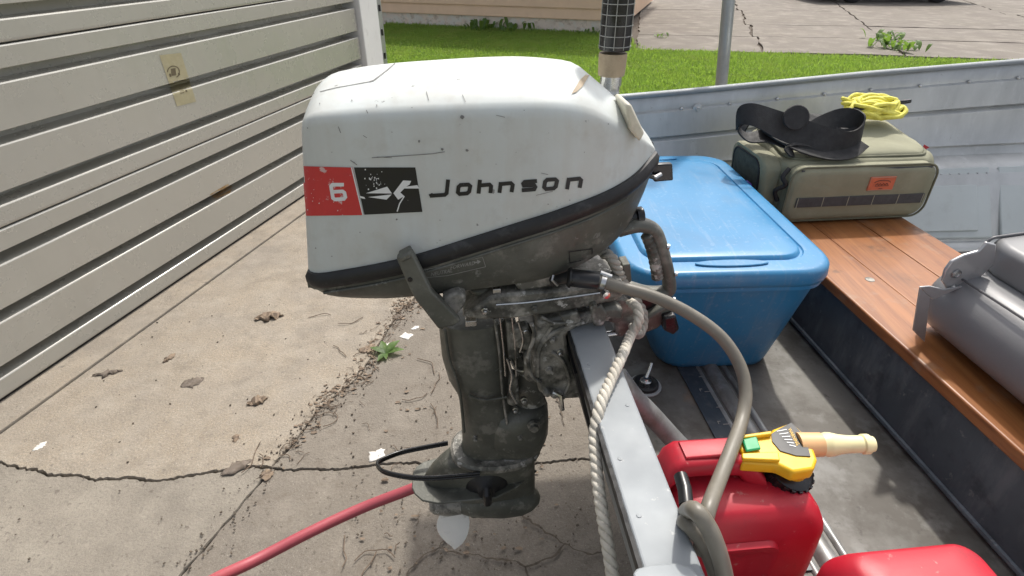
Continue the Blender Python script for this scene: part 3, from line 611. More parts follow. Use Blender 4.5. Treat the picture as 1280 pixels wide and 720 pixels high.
# ---- steering plate with a bright worn edge
sp_ = mprism([(577, 397), (614, 371), (640, 367), (700, 362), (765, 356), (785, 362), (775, 376), (700, 391), (640, 399), (600, 400)], -.095, .08, 'steering_plate', K['worn'], bevel=.005)
mb = MB(); mb.tube(catmull([pV(x, y, -.0965) for x, y in ((620, 381), (660, 378), (700, 373), (750, 366))], 5), .0018, 6); mb.build('worn_edge', K['steel'], sp_)
mprism([(585, 366), (690, 346), (700, 352), (760, 352), (770, 366), (620, 384)], -.07, .08, 'mount_housing', K['olive'], bevel=.006)
mprism([(616, 362), (626, 361), (626, 376), (617, 377)], -.088, -.08, 'pan_stud', K['steel'], bevel=.001)
# ---- leg
def ering(y, xl, xr, hv, v=0, n=20, p=2.4, dz=0):
    a, b = pV(xl, y, v), pV(xr, y, v); c = (a+b)/2; ha = (b-a).length/2; z = c.z+dz
    out = []
    for k in range(n):
        t = 2*math.pi*k/n; cc, ss = math.cos(t), math.sin(t)
        q = c + BU*(ha*math.copysign(abs(cc)**(2/p), cc)) + BT*(hv*math.copysign(abs(ss)**(2/p), ss)); q.z = z; out.append(q)
    return out
mb = MB(); mb.loft([ering(*r) for r in ((392, 548, 632, .05), (410, 549, 633, .05), (440, 552, 636, .048), (466, 560, 638, .046), (484, 571, 639, .044), (500, 575, 640, .044), (525, 577, 645, .045), (548, 578, 655, .046), (562, 575, 665, .046))]); leg = mb.build('exhaust_housing', K['olive'], motor, smooth=50)
mprism([(582, 402), (596, 401), (596, 408), (582, 409)], -.058, -.04, 'maker_tab', K['steel'], leg, bevel=.001)
mb = MB(); mb.loft([ering(*r) for r in ((395, 648, 668, .024), (420, 648, 668, .024), (450, 646, 672, .026), (480, 640, 680, .03), (505, 645, 682, .03), (520, 646, 682, .03))]); mb.build('swivel_tube', K['worn'], motor, smooth=50)
mb = MB(); mb.loft([ering(*r) for r in ((498, 640, 680, .04), (506, 612, 684, .052), (520, 604, 685, .056), (536, 602, 684, .056), (546, 606, 681, .052), (556, 612, 676, .046))]); lm = mb.build('lower_mount', K['olive'], motor, smooth=60)
mb = MB(); mb.lathe(pV(667, 531, -.052), -BT, [(0, .013), (.006, .012), (.007, .009), (.013, .008), (.014, 0)], 8); mb.build('mount_bolt', K['worn'], lm)
for x0, x1 in ((625, 629), (640, 642.5)):
    mb = MB(); mb.tube([pV(x0, 395, -.056), pV(x0+4, 430, -.056), pV(x1+3, 470, -.05)], .0016, 6); mb.build('linkage_rod', K['steel'], motor)
mprism([(632, 402), (645, 402), (650, 440), (662, 460), (655, 470), (645, 466), (636, 452)], -.045, -.02, 'link_arm', K['worn'], bevel=.004)
mprism([(637, 468), (647, 470), (650, 505), (643, 510), (634, 506)], -.05, -.03, 'link_foot', K['worn'], bevel=.004)
mb = MB(); mb.tube(catmull([pV(x, y, -.05) for x, y in ((638, 450), (646, 462), (658, 462), (660, 448), (652, 438))], 5), .0028, 7); mb.build('shift_link', K['steel'], motor)
# ---- clamp bracket on the transom
br = mprism([(672, 402), (735, 392), (765, 384), (780, 386), (778, 400), (758, 400), (742, 405), (720, 411), (708, 420), (712, 452), (722, 470), (738, 498), (700, 500), (674, 492), (668, 470), (664, 440)], -.092, -.066, 'clamp_bracket', K['worn'], bevel=.006)
mprism([(684, 402), (735, 392), (780, 388), (778, 400), (742, 405), (714, 412), (716, 470), (738, 496), (690, 498), (676, 470)], .066, .092, 'clamp_bracket', K['worn'], bevel=.006)
mprism([(676, 408), (706, 404), (704, 440), (690, 470), (674, 480), (668, 455)], -.072, .07, 'swivel_bracket', K['worn'], bevel=.008)
mb = MB(); mb.tube(catmull([pV(x, y, -.0945) for x, y in ((672, 470), (673, 440), (684, 422), (704, 410), (730, 402))], 6), .004, 7); mb.build('bracket_rib', K['worn'], br)
mb = MB(); mb.tube(catmull([pV(x, y, -.093) for x, y in ((668, 452), (676, 430), (690, 408))], 6), .003, 7); mb.build('bracket_rib', K['worn'], br)
for x, y in ((681, 484), (690, 486), (699, 488)):
    mb = MB(); mb.lathe(pV(x, y, -.085), -BT+BU*.2-UP*.2, [(0, .007), (.012, .008), (.018, .005), (.018, 0)], 8); mb.build('bracket_tooth', K['worn'], br)
mb = MB(); mb.tube([pV(692, 490, -.098), pV(701, 494, -.105), pV(703, 512, -.105)], .0042, 8); mb.build('tilt_pin', K['steel'], motor)
mprism([(755, 372), (782, 372), (796, 386), (792, 408), (778, 424), (770, 420), (768, 402), (756, 392)], -.07, -.03, 'clamp_body', K['worn'], bevel=.006)
mb = MB(); mb.lathe(pV(769, 395, -.075), -BT, [(-.01, .013), (.003, .013), (.004, .009), (.009, .0085), (.01, 0)], 6); mb.build('clamp_bolt', K['worn'], motor)
mb = MB(); mb.tube([pV(756, 418, -.06), pV(772, 416, -.06), pV(786, 414, -.06)], .0055, 9); mb.build('clamp_screw', K['steel'], motor)
mprism([(786, 405), (806, 398), (838, 378), (846, 392), (822, 412), (800, 420), (788, 420)], -.035, .0, 'front_yoke', K['olive'], bevel=.006)
mprism([(797, 372), (812, 372), (830, 382), (826, 398), (806, 404), (798, 396)], -.02, .02, 'bracket_knob', K['black'], bevel=.005)
# ---- carry handle with a ribbed grip
hp = catmull([pV(x, y, -.04) for x, y in ((772, 287), (800, 281), (818, 289), (828, 315), (836, 350), (833, 364), (810, 366), (786, 360), (764, 356))], 6)
mb = MB(); mb.tube(hp, .0115, 10, flat=1.35, upv=tuple(BT)); ch = mb.build('carry_handle', K['olive'], motor, smooth=60)
gpth = [pV(808, 293, -.046), pV(815, 312, -.046), pV(820, 335, -.046), pV(822, 348, -.046)]
gpt = catmull(gpth, 14); mb = MB(); mb.tube(gpt, [.0085+.0018*abs(math.sin(i*.75)) for i in range(len(gpt))], 10); mb.build('ribbed_grip', K['worn'], ch, smooth=60)
for x, y in ((834, 308), (844, 342), (841, 374)):
    mb = MB(); mb.lathe(pV(x, y, -.05), BU-BT*.4, [(0, .0045), (.004, .004), (.005, 0)], 8); mb.build('handle_rivet', K['steel'], ch)
mprism([(778, 332), (788, 330), (790, 352), (782, 356)], -.05, -.02, 'handle_lug', K['olive'], bevel=.002)
mprism([(830, 398), (845, 394), (850, 412), (842, 420), (830, 414)], -.05, -.03, 'padlock_tag', K['black'], bevel=.004)
mb = MB(); mb.prism([pV(x, y, -.0508) for x, y in ((837, 408), (844, 406), (846, 413), (841, 417), (836, 413))], BT*.0006)
# ---- fuel connector
mb = MB(); a = pV(690, 352, -.105); b = pV(712, 347, -.118); c = pV(748, 351, -.125)
mb.tube([a, b, b.lerp(c, .02), c.lerp(b, .05), c], [.008, .010, .0135, .0135, .012], 14); fc = mb.build('fuel_connector', K['black'], motor, smooth=40)
mb = MB(); mb.tube([b.lerp(c, -.1), b.lerp(c, -.02), b.lerp(c, .05)], [.011, .0155, .0155], 14); mb.build('connector_collar', K['black'], fc)
mb = MB(); mb.tube([pV(692, 344, -.118), pV(690, 350, -.122), pV(697, 357, -.122)], .002, 6); mb.build('connector_clip', K['steel'], fc)
mb = MB(); mb.tube([pV(750, 341, -.115), pV(764, 346, -.118)], .004, 8); mb.build('choke_stub', K['steel'], motor)
# ---- busy castings, bolts and linkages round the clamp
def bolt(x, y, v, r, par, m='worn', sides=6, L_=.007):
    mb = MB(); mb.lathe(pV(x, y, v), -BT, [(-.004, r*1.35), (.0015, r*1.35), (.002, r), (L_, r*.95), (L_+.001, r*.6), (L_+.001, 0)], sides); return mb.build('bolt', K[m], par, smooth=30)
for x, y, v, r, m in ((657, 412, -.058, .0045, 'steel'), (690, 424, -.093, .005, 'worn'), (700, 440, -.093, .004, 'steel'), (686, 462, -.093, .0055, 'worn'), (726, 484, -.094, .005, 'worn'), (655, 500, -.05, .005, 'steel'), (644, 512, -.056, .004, 'steel'), (606, 388, -.098, .004, 'steel'), (742, 381, -.098, .0045, 'worn'), (668, 386, -.098, .0045, 'worn'), (594, 548, -.052, .004, 'worn'), (650, 546, -.055, .004, 'worn')): bolt(x, y, v, r, motor, m)
for pts_, v, r, m in (([(664, 404), (668, 420), (660, 446), (664, 468), (676, 478)], -.096, .0034, 'worn'), ([(690, 440), (704, 452), (712, 476), (706, 492)], -.095, .003, 'worn'), ([(648, 402), (654, 424), (650, 440)], -.062, .0022, 'steel'), ([(676, 396), (694, 404), (716, 402)], -.098, .003, 'worn'), ([(634, 448), (640, 470), (638, 488), (646, 504)], -.06, .0026, 'steel'), ([(556, 412), (562, 450), (574, 486), (580, 540)], -.046, .003, 'olive'), ([(618, 398), (624, 440), (628, 490), (634, 530)], -.049, .0026, 'worn'), ([(586, 494), (606, 500), (634, 496)], -.05, .0026, 'olive')):
    mb = MB(); mb.tube(catmull([pV(x, y, v) for x, y in pts_], 6), r, 7); mb.build('casting_rib', K[m], motor, smooth=60)
mprism([(641, 412), (660, 408), (668, 424), (662, 440), (646, 436)], -.062, -.04, 'link_block', K['worn'], bevel=.004)
mprism([(655, 446), (676, 440), (682, 462), (670, 482), (656, 476)], -.075, -.05, 'thrust_block', K['worn'], bevel=.005)
mprism([(738, 386), (752, 382), (760, 394), (754, 408), (742, 408)], -.096, -.075, 'clamp_lug', K['worn'], bevel=.003)
mprism([(700, 396), (722, 390), (728, 402), (708, 410)], -.1, -.08, 'bracket_ear', K['worn'], bevel=.003)
mprism([(640, 352), (684, 344), (694, 350), (690, 360), (650, 366)], -.088, -.05, 'carburettor_bowl', K['worn'], bevel=.006)
# ---- flange, plates, gearcase
fl = [ering(559, 566, 672, .062, dz=.012), ering(559, 563, 675, .066, dz=.006), ering(559, 563, 675, .066, dz=-.002), ering(559, 568, 670, .06, dz=-.01)]
mb = MB(); mb.loft(fl); mb.build('flange', K['worn'], motor, smooth=30)
mb = MB(); mb.loft([ering(*r) for r in ((562, 566, 668, .048), (570, 550, 668, .044), (580, 538, 668, .040), (590, 530, 668, .036), (604, 535, 668, .030), (625, 590, 668, .022))]); mb.build('gearcase_neck', K['olive'], motor, smooth=50)
pz = pV(600, 594, 0).z
pc = pV(600, 594, 0); du = (pV(610, 602, 0)-pc).dot(BU)/10
def pp(u, v, z): q = pc+BU*u+BT*v; q.z = z; return q
plate2 = [(-.145, -.020), (-.138, -.036), (-.122, -.054), (-.09, -.064), (.03, -.062), (.075, -.04), (.125, .0), (.075, .04), (.03, .054), (-.09, .056), (-.122, .048), (-.138, .036), (-.145, .020)]
mb = MB(); mb.prism([pp(u, v, pz-.003) for u, v in plate2], UP*.005); mb.build('cavitation_plate', K['olive'], motor, bevel=.002)
gz = pz-.088
rings = []
for u, r in ((-.045, .022), (-.03, .028), (.0, .034), (.05, .038), (.09, .036), (.115, .027), (.13, .014), (.134, .002)):
    rings.append([pp(u, r*math.cos(a), gz+r*math.sin(a)*1.1) for a in [2*math.pi*k/18 for k in range(18)]])
mb = MB(); mb.loft(rings); mb.build('gearcase', K['olive'], motor, smooth=60)
mb = MB(); mb.prism([pp(u, -.011, z) for u, z in ((-.03, pz), (.105, pz), (.11, gz+.01), (-.035, gz+.01))], BT*.022); mb.build('gearcase_web', K['olive'], motor, bevel=.006)
mb = MB(); mb.prism([pp(u, -.003, z) for u, z in ((-.02, gz-.02), (.07, gz-.02), (.03, gz-.05), (-.02, gz-.055), (-.03, gz-.045))], BT*.006); mb.build('skeg', K['olive'], motor, bevel=.002)
# propeller
pr = MB(); pr.lathe(pp(-.045, 0, gz), -BU, [(0, .024), (.03, .026), (.06, .02), (.07, .012), (.07, 0)], 18); prop = pr.build('propeller', K['worn'], motor)
for k, ang in enumerate((-math.pi/2-.18, -.25)):
    rings = []
    for j in range(9):
        t = j/8; r = .018+t*.112; wd = .036*math.sin(math.pi*min(1, .24+t*.74))**.7*(1 if t < .99 else .35)+.0015; tw = math.radians(20-34*t)
        c = pp(-.066, 0, gz) + BT*math.cos(ang)*r + UP*math.sin(ang)*r
        tang = (-BT*math.sin(ang)+UP*math.cos(ang))
        chord = BU*math.cos(tw)+tang*math.sin(tw); nrm = -BU*math.sin(tw)+tang*math.cos(tw)
        rings.append([c+chord*wd*x+nrm*.0045*y for x, y in ((-1, 0), (-.5, 1), (.5, 1), (1, 0), (.5, -1), (-.5, -1))])
    mb = MB(); mb.loft(rings); mb.build('blade', K['propwhite'], prop, smooth=60)
# ------------------------------------------------------------------ flushing muffs
muff = thing('flushing_muffs', tuple(pp(-.02, 0, pz)), 'black wire clamp with rubber cups squeezed on the lower leg', 'flush muffs')
wy = pz+.012
loop = [pV(x, y, v) for x, y, v in ((600, 593, -.066), (530, 598, -.064), (486, 592, -.04), (473, 584, -.012), (473, 578, .004), (484, 572, .02), (508, 564, .04), (560, 554, .055))]
for i, dz in enumerate((-.003, .004)):
    mb = MB(); mb.tube(catmull([p+UP*dz for p in loop], 4), .0032, 8); mb.build('wire_loop', K['black'], muff, smooth=60)
for s in (-1, 1):
    mb = MB(); mb.lathe(pp(.012, s*.026, wy), BT*s, [(0, .047), (.006, .046), (.016, .036), (.022, .022), (.034, .016), (.034, 0)], 22); mb.build('rubber_cup', K['rubber'], muff, smooth=50)
mb = MB(); mb.tube([pp(.012, -.060, wy+.016), pp(.012, -.070, wy+.012), pp(.012, -.070, wy-.012), pp(.012, -.06, wy-.016)], .0095, 10); mb.build('wire_clip', K['black'], muff)
# ------------------------------------------------------------------ red water hose
h0 = pp(.0, .045, pz-.035)
hpts = [h0, pp(-.06, .055, pz-.04), pV(522, 608, .05), pV(455, 634, .03), pV(390, 664, -.02), pV(320, 700, -.08), pV(262, 728, -.15), pV(190, 775, -.26)]
e = hpts[-1]; hpts += [Vector((e.x-.12, e.y-.12, .05)), Vector((e.x-.35, e.y-.25, .018)), Vector((e.x-.7, e.y-.3, .018))]
mb = MB(); mb.tube(catmull(hpts, 8), .0122, 14); tag(mb.build('water_hose', K['redhose'], origin=hpts[-1], smooth=60), 'red rubber water hose leading from the motor leg across the concrete', 'hose')
# ------------------------------------------------------------------ boat
ZT, ZF, ZBEN = -.541, -.85, -.66
UT0, UT1, TILT = .084, .145, .25             # outer and inner faces of the transom at its top, rake
boat = thing('boat', tuple(M(1.6, 0, -H)), 'open aluminium fishing boat on a trailer, stern facing the motor', 'boat')
VN, VF = -.86, .86
def gunw(u):                                  # gunwale half-beam and height along the boat
    hb = interp(u, [.1, 1.2, 2.2, 3.0, 3.6], [.875, .915, .86, .58, .03]); z = interp(u, [.1, .6, 1.2, 1.6, 2.2, 3.6], [-.428, -.403, -.366, -.338, -.30, -.20]); return hb, z
def side_pts(u, s):
    hb, z = gunw(u); k = hb/.9; dz = z+.40
    P = [(hb, z), (hb-.004, z-.046), (hb-.016, z-.050), (hb-.030, z-.118), (hb-.018, z-.126), (hb-.032, z-.137), (hb-.047, -.592+dz*.5), (hb-.057, -.604+dz*.5), (hb-.046, -.614+dz*.5), (hb-.06, -.632+dz*.4), (hb-.11, -.645+dz*.35), (hb-.14, -.66+dz*.2), (max(hb-.24, .01), ZF+.015), (max(hb-.28, .005), ZF)]
    return [M(u + (max(0, ZT-zz)*TILT if u < .3 else max(0, ZT-zz)*TILT*max(0, (.8-u)/.5)), s*v, zz) for v, zz in P]
for s in (1, -1):
    mb = MB(); uu = list(np.linspace(.12, 3.6, 30)); mb.loft([side_pts(u, s) for u in uu], cap=False, closed=False)
    hs = mb.build('hull_side', K['hull'], boat, smooth=35, solid=.004)
    mb = MB(); mb.tube([M(u, s*(gunw(u)[0]+.006), gunw(u)[1]+.002) for u in uu], .013, 10, flat=.7); mb.build('gunwale', K['transom'], hs, smooth=60)
    for u in np.arange(.3, 2.6, .155):
        hb, z = gunw(u); mb = MB(); mb.lathe(M(u, s*(hb-.010), z-.044), -BT*s+UP*.3, [(0, .006), (.003, .005), (.005, .002), (.005, 0)], 8); mb.build('rivet', K['steel'], hs)
# bolt plate on the far gunwale strip
hb, z = gunw(.62)
mb = MB(); mb.lathe(pY(1001, 122, 1.0)*0+M(.66, gunw(.66)[0]-.012, gunw(.66)[1]-.048), -BT, [(0, .016), (.004, .015), (.006, .008), (.012, .006), (.012, 0)], 12); mb.build('oarlock_boss', K['hull'], boat)
# bottom
mb = MB(); rows_ = []
for u in np.linspace(.19, 3.58, 24):
    hb, z = gunw(u); e = max(hb-.27, .01); rows_.append([M(u, -e, ZF-.01), M(u, -e*.5, ZF-.05), M(u, 0, ZF-.08), M(u, e*.5, ZF-.05), M(u, e, ZF-.01)])
mb.loft(rows_, cap=False, closed=False); mb.build('bottom', K['plywood'], boat, solid=.004)
mb = MB(); rows_ = []
for u in np.linspace(.235, 3.55, 24):
    hb, z = gunw(u); e = max(hb-.268, .008); rows_.append([M(u, -e, ZF), M(u, e, ZF)])
mb.loft(rows_, cap=False, closed=False); fl_ = mb.build('deck', K['floor'], boat, smooth=0)
# raised floor frames (ridges running across the boat)
def ridge(u, h, wd, name='floor_frame', m='ridge'):
    P = [(-wd, 0), (-wd*.8, h*.5), (-wd*.45, h*.95), (0, h), (wd*.45, h*.95), (wd*.8, h*.5), (wd, 0)]
    mb = MB(); mb.prism([M(u+a, -.58, ZF+.001+b) for a, b in P], BT*1.16); return mb.build(name, K[m], boat, smooth=50)
u_r = (pZ(965, 585, ZF)-O).dot(BU)
ridge(u_r-.002, .014, .018); ridge(u_r+.03, .006, .007); ridge(u_r-.032, .005, .006)
# ruler tape on the floor
u0 = (pZ(866, 470, ZF)-O).dot(BU); v_ = lambda y: (pZ(880, y, ZF)-O).dot(BT)
rw = .052
mb = MB(); mb.box(M(u0, .05, ZF+.003), BU*rw*.5*1.0, BT*.40, UP*.001); rl = mb.build('ruler_tape', K['ruler'], boat, smooth=0)
mb = MB()
for k in range(78):
    L_ = (.020 if k % 10 == 0 else (.014 if k % 5 == 0 else .008)); v = -.33+k*.0098
    mb.box(M(u0+rw*.5-.002-L_/2, v, ZF+.0046), BU*L_/2, BT*.0007, UP*.0003)
tag(mb.build('ruler_marks', K['decalgrey'], rl, smooth=0), kind='stuff')
for k in range(8):
    mb = MB(); v = -.33+k*.098+.006; cx = u0-.004
    mb.box(M(cx, v, ZF+.0046), BU*.0007, BT*.004, UP*.0003); mb.box(M(cx+.003, v+.003, ZF+.0046), BU*.003, BT*.0008, UP*.0003); mb.build('ruler_numeral', K['decalgrey'], rl, smooth=0)
# drain plug
dp = pZ(806, 483, ZF)
mb = MB(); mb.lathe(dp, UP, [(.001, .036), (.004, .036), (.005, .028), (.005, 0)], 24); dr = mb.build('drain_plug', K['hull'], boat)
mb = MB(); mb.lathe(dp, UP, [(.004, .030), (.011, .029), (.014, .024), (.010, .015), (.010, 0)], 24); mb.build('plug_ring', K['rubber'], dr)
mb = MB(); mb.lathe(dp, UP, [(.008, .014), (.018, .013), (.022, .008), (.026, .007), (.026, 0)], 10); mb.tube([dp+UP*.022, dp+UP*.034+BU*.012+BT*.016, dp+UP*.044+BU*.018+BT*.026], .004, 8); mb.build('plug_lever', K['steel'], dr)
# transom with a motor notch
def tr(u, v, z): return M(u+(ZT-z)*TILT, v, z)
tz = [(-.872, -.405), (-.62, -.405), (-.545, -.528), (-.515, ZT), (.515, ZT), (.545, -.528), (.62, -.405), (.872, -.405), (.60, ZF-.01), (.3, ZF-.05), (-.3, ZF-.05), (-.60, ZF-.01)]
n = len(tz); mb = MB(); A = [tr(UT0+.001, v, z) for v, z in tz]; Bq = [tr(UT1, v, z) for v, z in tz]
mb.add(A+Bq, [list(range(n))[::-1], list(range(n, 2*n))]+[[i, (i+1) % n, n+(i+1) % n, n+i] for i in range(n)]); tro = mb.build('transom', K['transom'], boat, smooth=0, bevel=.004, bseg=3)
for v in (-.44, -.36, -.27, -.18, -.10, .12, .2, .3):
    mb = MB(); mb.lathe(M((UT0+UT1)/2+(.018 if int(v*100) % 2 else -.016), v, ZT), UP, [(-.001, .0034), (.0007, .0030), (.0011, .0012), (.0011, 0)], 10); mb.build('rivet', K['transom'], tro)
# dark strip along the outer top edge, uneven along its length
rnd = random.Random(3); rings = []
for v in np.linspace(-.50, .50, 110):
    o_w = .004+rnd.uniform(-.0016, .0018); q = tr(UT0-.003, v, ZT-.007)
    rings.append([q-BU*.0012+UP*(.002+o_w*.6), q+BU*.0035+UP*(.003+o_w*.6), q+BU*.008-UP*.022, q+BU*.003-UP*.022])
mb = MB(); mb.loft(rings); mb.build('edge_strip', K['rubber'], tro, smooth=0)
mb = MB(); mb.prism([tr(UT0-.004, v, z) for v, z in ((-.16, -.575), (.16, -.575), (.16, -.74), (-.16, -.74))], BU*-.006); mb.build('clamp_pad', K['rubber'], tro)
# corner patch on the near shoulder of the notch
pc0 = pZ(838, 724, ZT+.012)
mb = MB(); mb.prism([Vector((q.x, q.y, H+ZT+.004)) for q in [pZ(x, y, ZT) for x, y in ((790, 722), (795, 716), (812, 711), (845, 709), (862, 714), (872, 726), (885, 760), (800, 760))]], UP*.004); mb.build('corner_patch', K['transom'], tro, bevel=.002)
# knee brace inside the transom
kp = [pZ(772, 470, -.66), pZ(792, 497, -.70), pZ(815, 520, -.75), pZ(838, 545, -.80), pZ(858, 566, -.835)]
mb = MB(); mb.tube(catmull(kp, 6), .022, 12, flat=.8); mb.build('knee_brace', K['ridge'], boat, smooth=60)
# bench: painted riser and varnished planks
bA, bB = pZ(982, 394, ZF), pZ(1265, 720, ZF); ub = ((bA-O).dot(BU)+(bB-O).dot(BU))/2
mb = MB(); mb.prism([M(ub, -.66, ZF+.002), M(ub+.012, -.66, ZF+.002), M(ub+.012, -.76, ZBEN-.026), M(ub, -.76, ZBEN-.026), M(ub, .76, ZBEN-.026), M(ub+.012, .76, ZBEN-.026), M(ub+.012, .66, ZF+.002), M(ub, .66, ZF+.002)][0:1]+[M(ub, -.78, ZBEN-.026), M(ub, .78, ZBEN-.026), M(ub, .66, ZF+.002)], BU*.36); bench = mb.build('bench_riser', K['benchmetal'], boat, bevel=.006)
mb = MB(); mb.tube([M(ub-.001, -.6, ZF+.012), M(ub-.001, .6, ZF+.012)], .006, 8); mb.build('riser_lip', K['benchmetal'], bench)
wds = (.122, .138, .136); off = -.012
for k, wd in enumerate(wds):
    mb = MB(); c = M(ub+off+wd/2, -.01, ZBEN-.0125-.001*(k % 2)); mb.box(c, BU*(wd/2-.0003), BT*.775, UP*.0125)
    pl = mb.build('bench_plank', K['wood'], boat, smooth=30, bevel=.0018 if k else .004, bseg=3); off += wd
    pass
for x, y in ((1087, 350),):
    mb = MB(); mb.lathe(pZ(x, y, ZBEN-.001), UP, [(0, .011), (.002, .010), (.003, .006), (.0022, 0)], 12); mb.build('bench_screw', K['worn'], boat)
# storage box / foam locker panel on the far side forward of the bench
def hv(u, f):                                 # a point on the lower inner side, f from ledge to floor
    P = side_pts(u, 1); return P[10].lerp(P[12], f)
q0, q1 = 1.20, 1.62
nrm = Vector((BT.x*-.55, BT.y*-.55, .83)).normalized()
mb = MB(); mb.prism([hv(q0, .06)+nrm*.004, hv(q1, .06)+nrm*.004, hv(q1, .98)+nrm*.004, hv(q0, .98)+nrm*.004], nrm*.010); lk = mb.build('side_locker', K['white2'], boat, bevel=.004)
mb = MB(); mb.prism([hv(q0+.05, .30)+nrm*.0148, hv(q1-.05, .30)+nrm*.0148, hv(q1-.05, .9)+nrm*.0148, hv(q0+.05, .9)+nrm*.0148], nrm*.006); mb.build('locker_panel', K['white2'], lk, bevel=.004)
for k in range(14):
    mb = MB(); mb.lathe(hv(q0+.02+k*.03, .14)+nrm*.014, nrm, [(0, .0035), (.0015, .003), (.002, 0)], 8); mb.build('rivet', K['galv'], lk)
mb = MB(); mb.prism([hv(q1+.03, .06)+nrm*.004, hv(q1+.5, .06)+nrm*.004, hv(q1+.5, .98)+nrm*.004, hv(q1+.03, .98)+nrm*.004], nrm*.010); mb.build('side_locker', K['white2'], boat, bevel=.004)
# ------------------------------------------------------------------ trailer under the boat
tl_ = thing('boat_trailer', tuple(M(1.6, 0, -H)), 'galvanised boat trailer under the hull, its upright grey guide post beyond the far gunwale', 'trailer')
for s in (-1, 1):
    mb = MB(); mb.box(M(1.9, s*.42, -H+.33), BU*1.5, BT*.03, UP*.04); mb.build('frame_rail', K['galv'], tl_)
    mb = MB(); mb.box(M(1.7, s*.36, -H+.47), BU*1.0, BT*.045, UP*.03); mb.build('bunk', K['tyre'], tl_)
    for u in (1.0, 2.4):
        mb = MB(); mb.box(M(u, s*.38, -H+.405), BU*.03, BT*.03, UP*.04); mb.build('bunk_bracket', K['galv'], tl_)
    mb = MB(); mb.lathe(M(1.7, s*.62-.09, -H+.26), BT, [(0, .13), (0, .22), (.03, .26), (.15, .26), (.18, .22), (.18, .13)], 24); wh = mb.build('wheel', K['tyre'], tl_)
    mb = MB(); mb.lathe(M(1.7, s*.62-.06, -H+.26), BT, [(0, 0), (0, .13), (.12, .13), (.12, 0)], 16); mb.build('rim', K['alloy'], wh)
mb = MB(); mb.box(M(1.7, 0, -H+.26), BU*.03, BT*.6, UP*.03); mb.build('axle', K['galv'], tl_)
mb = MB(); mb.box(M(3.0, 0, -H+.33), BU*.03, BT*.45, UP*.035); mb.box(M(3.8, 0, -H+.33), BU*.8, BT*.035, UP*.035); mb.build('tongue', K['galv'], tl_)
gpp = pY(902, 100, 2.02)
gq = pY(911, 0, 2.02); gdv = (gq-gpp)/(gq.z-gpp.z); mb = MB(); mb.tube([gpp+gdv*(.33-gpp.z), gpp+gdv*(1.95-gpp.z)], .020, 16); mb.build('guide_post', K['galv'], tl_, smooth=60)
gu, gv = (gpp-O).dot(BU), (gpp-O).dot(BT)
mb = MB(); mb.box(M(gu, gv/2+.22, -H+.33), BU*.025, BT*(gv/2-.18), UP*.025); mb.build('guide_arm', K['galv'], tl_)
# ------------------------------------------------------------------ blue storage bin
bc = Vector((.425, 1.285, 0)); ba = math.radians(2.5); bx = Vector((math.cos(ba), math.sin(ba), 0)); by = Vector((-math.sin(ba), math.cos(ba), 0))
LW, LL = .435, .70
def bp(x, y, z): return bc+bx*x+by*y+UP*(H+z)
sbin = thing('storage_bin', tuple(bp(0, 0, ZF)), 'blue plastic storage bin with closed lid standing in the boat', 'storage bin')
def rr(w_, h_, r, z, n=7): return [bp(x, y, z) for x, y in rrect(w_, h_, r, n)]
mb = MB(); bsh = lambda R_, d: [q+bx*d for q in R_]; mb.loft([bsh(rr(.25, .545, .05, ZF+.002), .038), bsh(rr(.26, .555, .055, ZF+.006), .037), bsh(rr(.275, .565, .06, ZF+.02), .035), rr(.395, .680, .07, -.60), rr(.41, .695, .07, -.595), rr(.41, .695, .07, -.575)]); mb.build('bin_body', K['bin'], sbin, smooth=40)
Z0 = -.552
mb = MB(); mb.loft([rr(LW-.012, LL-.012, .075, Z0-.036), rr(LW-.004, LL-.004, .08, Z0-.034), rr(LW, LL, .082, Z0-.026), rr(LW-.004, LL-.004, .08, Z0-.008), rr(LW-.016, LL-.016, .075, Z0-.001), rr(LW-.03, LL-.03, .07, Z0), rr(LW-.084, LL-.10, .058, Z0), rr(LW-.088, LL-.104, .057, Z0-.0035), rr(LW-.096, LL-.112, .055, Z0-.0035), rr(LW-.104, LL-.12, .052, Z0+.004), rr(LW-.112, LL-.128, .05, Z0+.0055), rr(LW-.15, LL-.17, .04, Z0+.006), rr(LW-.22, LL-.26, .03, Z0+.006), rr(.05, .2, .02, Z0+.0055)], cap=True); lid = mb.build('lid', K['bin'], sbin, smooth=50)
for sy in (-1, 1):
    mb = MB(); el = [bp(.075*math.cos(a), sy*(LL/2-.038)+.013*math.sin(a), Z0+.001) for a in [2*math.pi*k/28 for k in range(29)]]; mb.prism([p-UP*.001 for p in el[:-1]], UP*.004); mb.build('handle_recess', K['bin'], lid, smooth=60, bevel=.002)
# ------------------------------------------------------------------ tackle bag on the bench
gb0 = Vector((.795, 1.41, 0))
bag = thing('tackle_bag', tuple(gb0+BU*.12+BT*.1+UP*(H+ZBEN)), 'olive canvas tackle bag with orange patch on the wooden bench', 'bag')
def gp_(x, y, z): return gb0+BU*x+BT*y+UP*(H+ZBEN+z)
def gring(x0, x1, y0, y1, z, r, z_slope=0):
    w_, h_ = x1-x0, y1-y0; return [gp_((x0+x1)/2+x, (y0+y1)/2+y, z+z_slope*y) for x, y in rrect(w_, h_, r, 6)]
mb = MB(); mb.loft([gring(-.062, .318, .018, .225, .002, .03), gring(-.070, .326, .008, .235, .010, .035), gring(-.078, .338, .004, .24, .05, .035), gring(-.083, .347, .004, .242, .11, .035), gring(-.085, .348, .006, .242, .160, .034, .10), gring(-.080, .342, .012, .238, .174, .034, .12), gring(-.066, .33, .026, .228, .180, .03, .13)]); body = mb.build('body', K['canvas'], bag, smooth=60, sub=1)
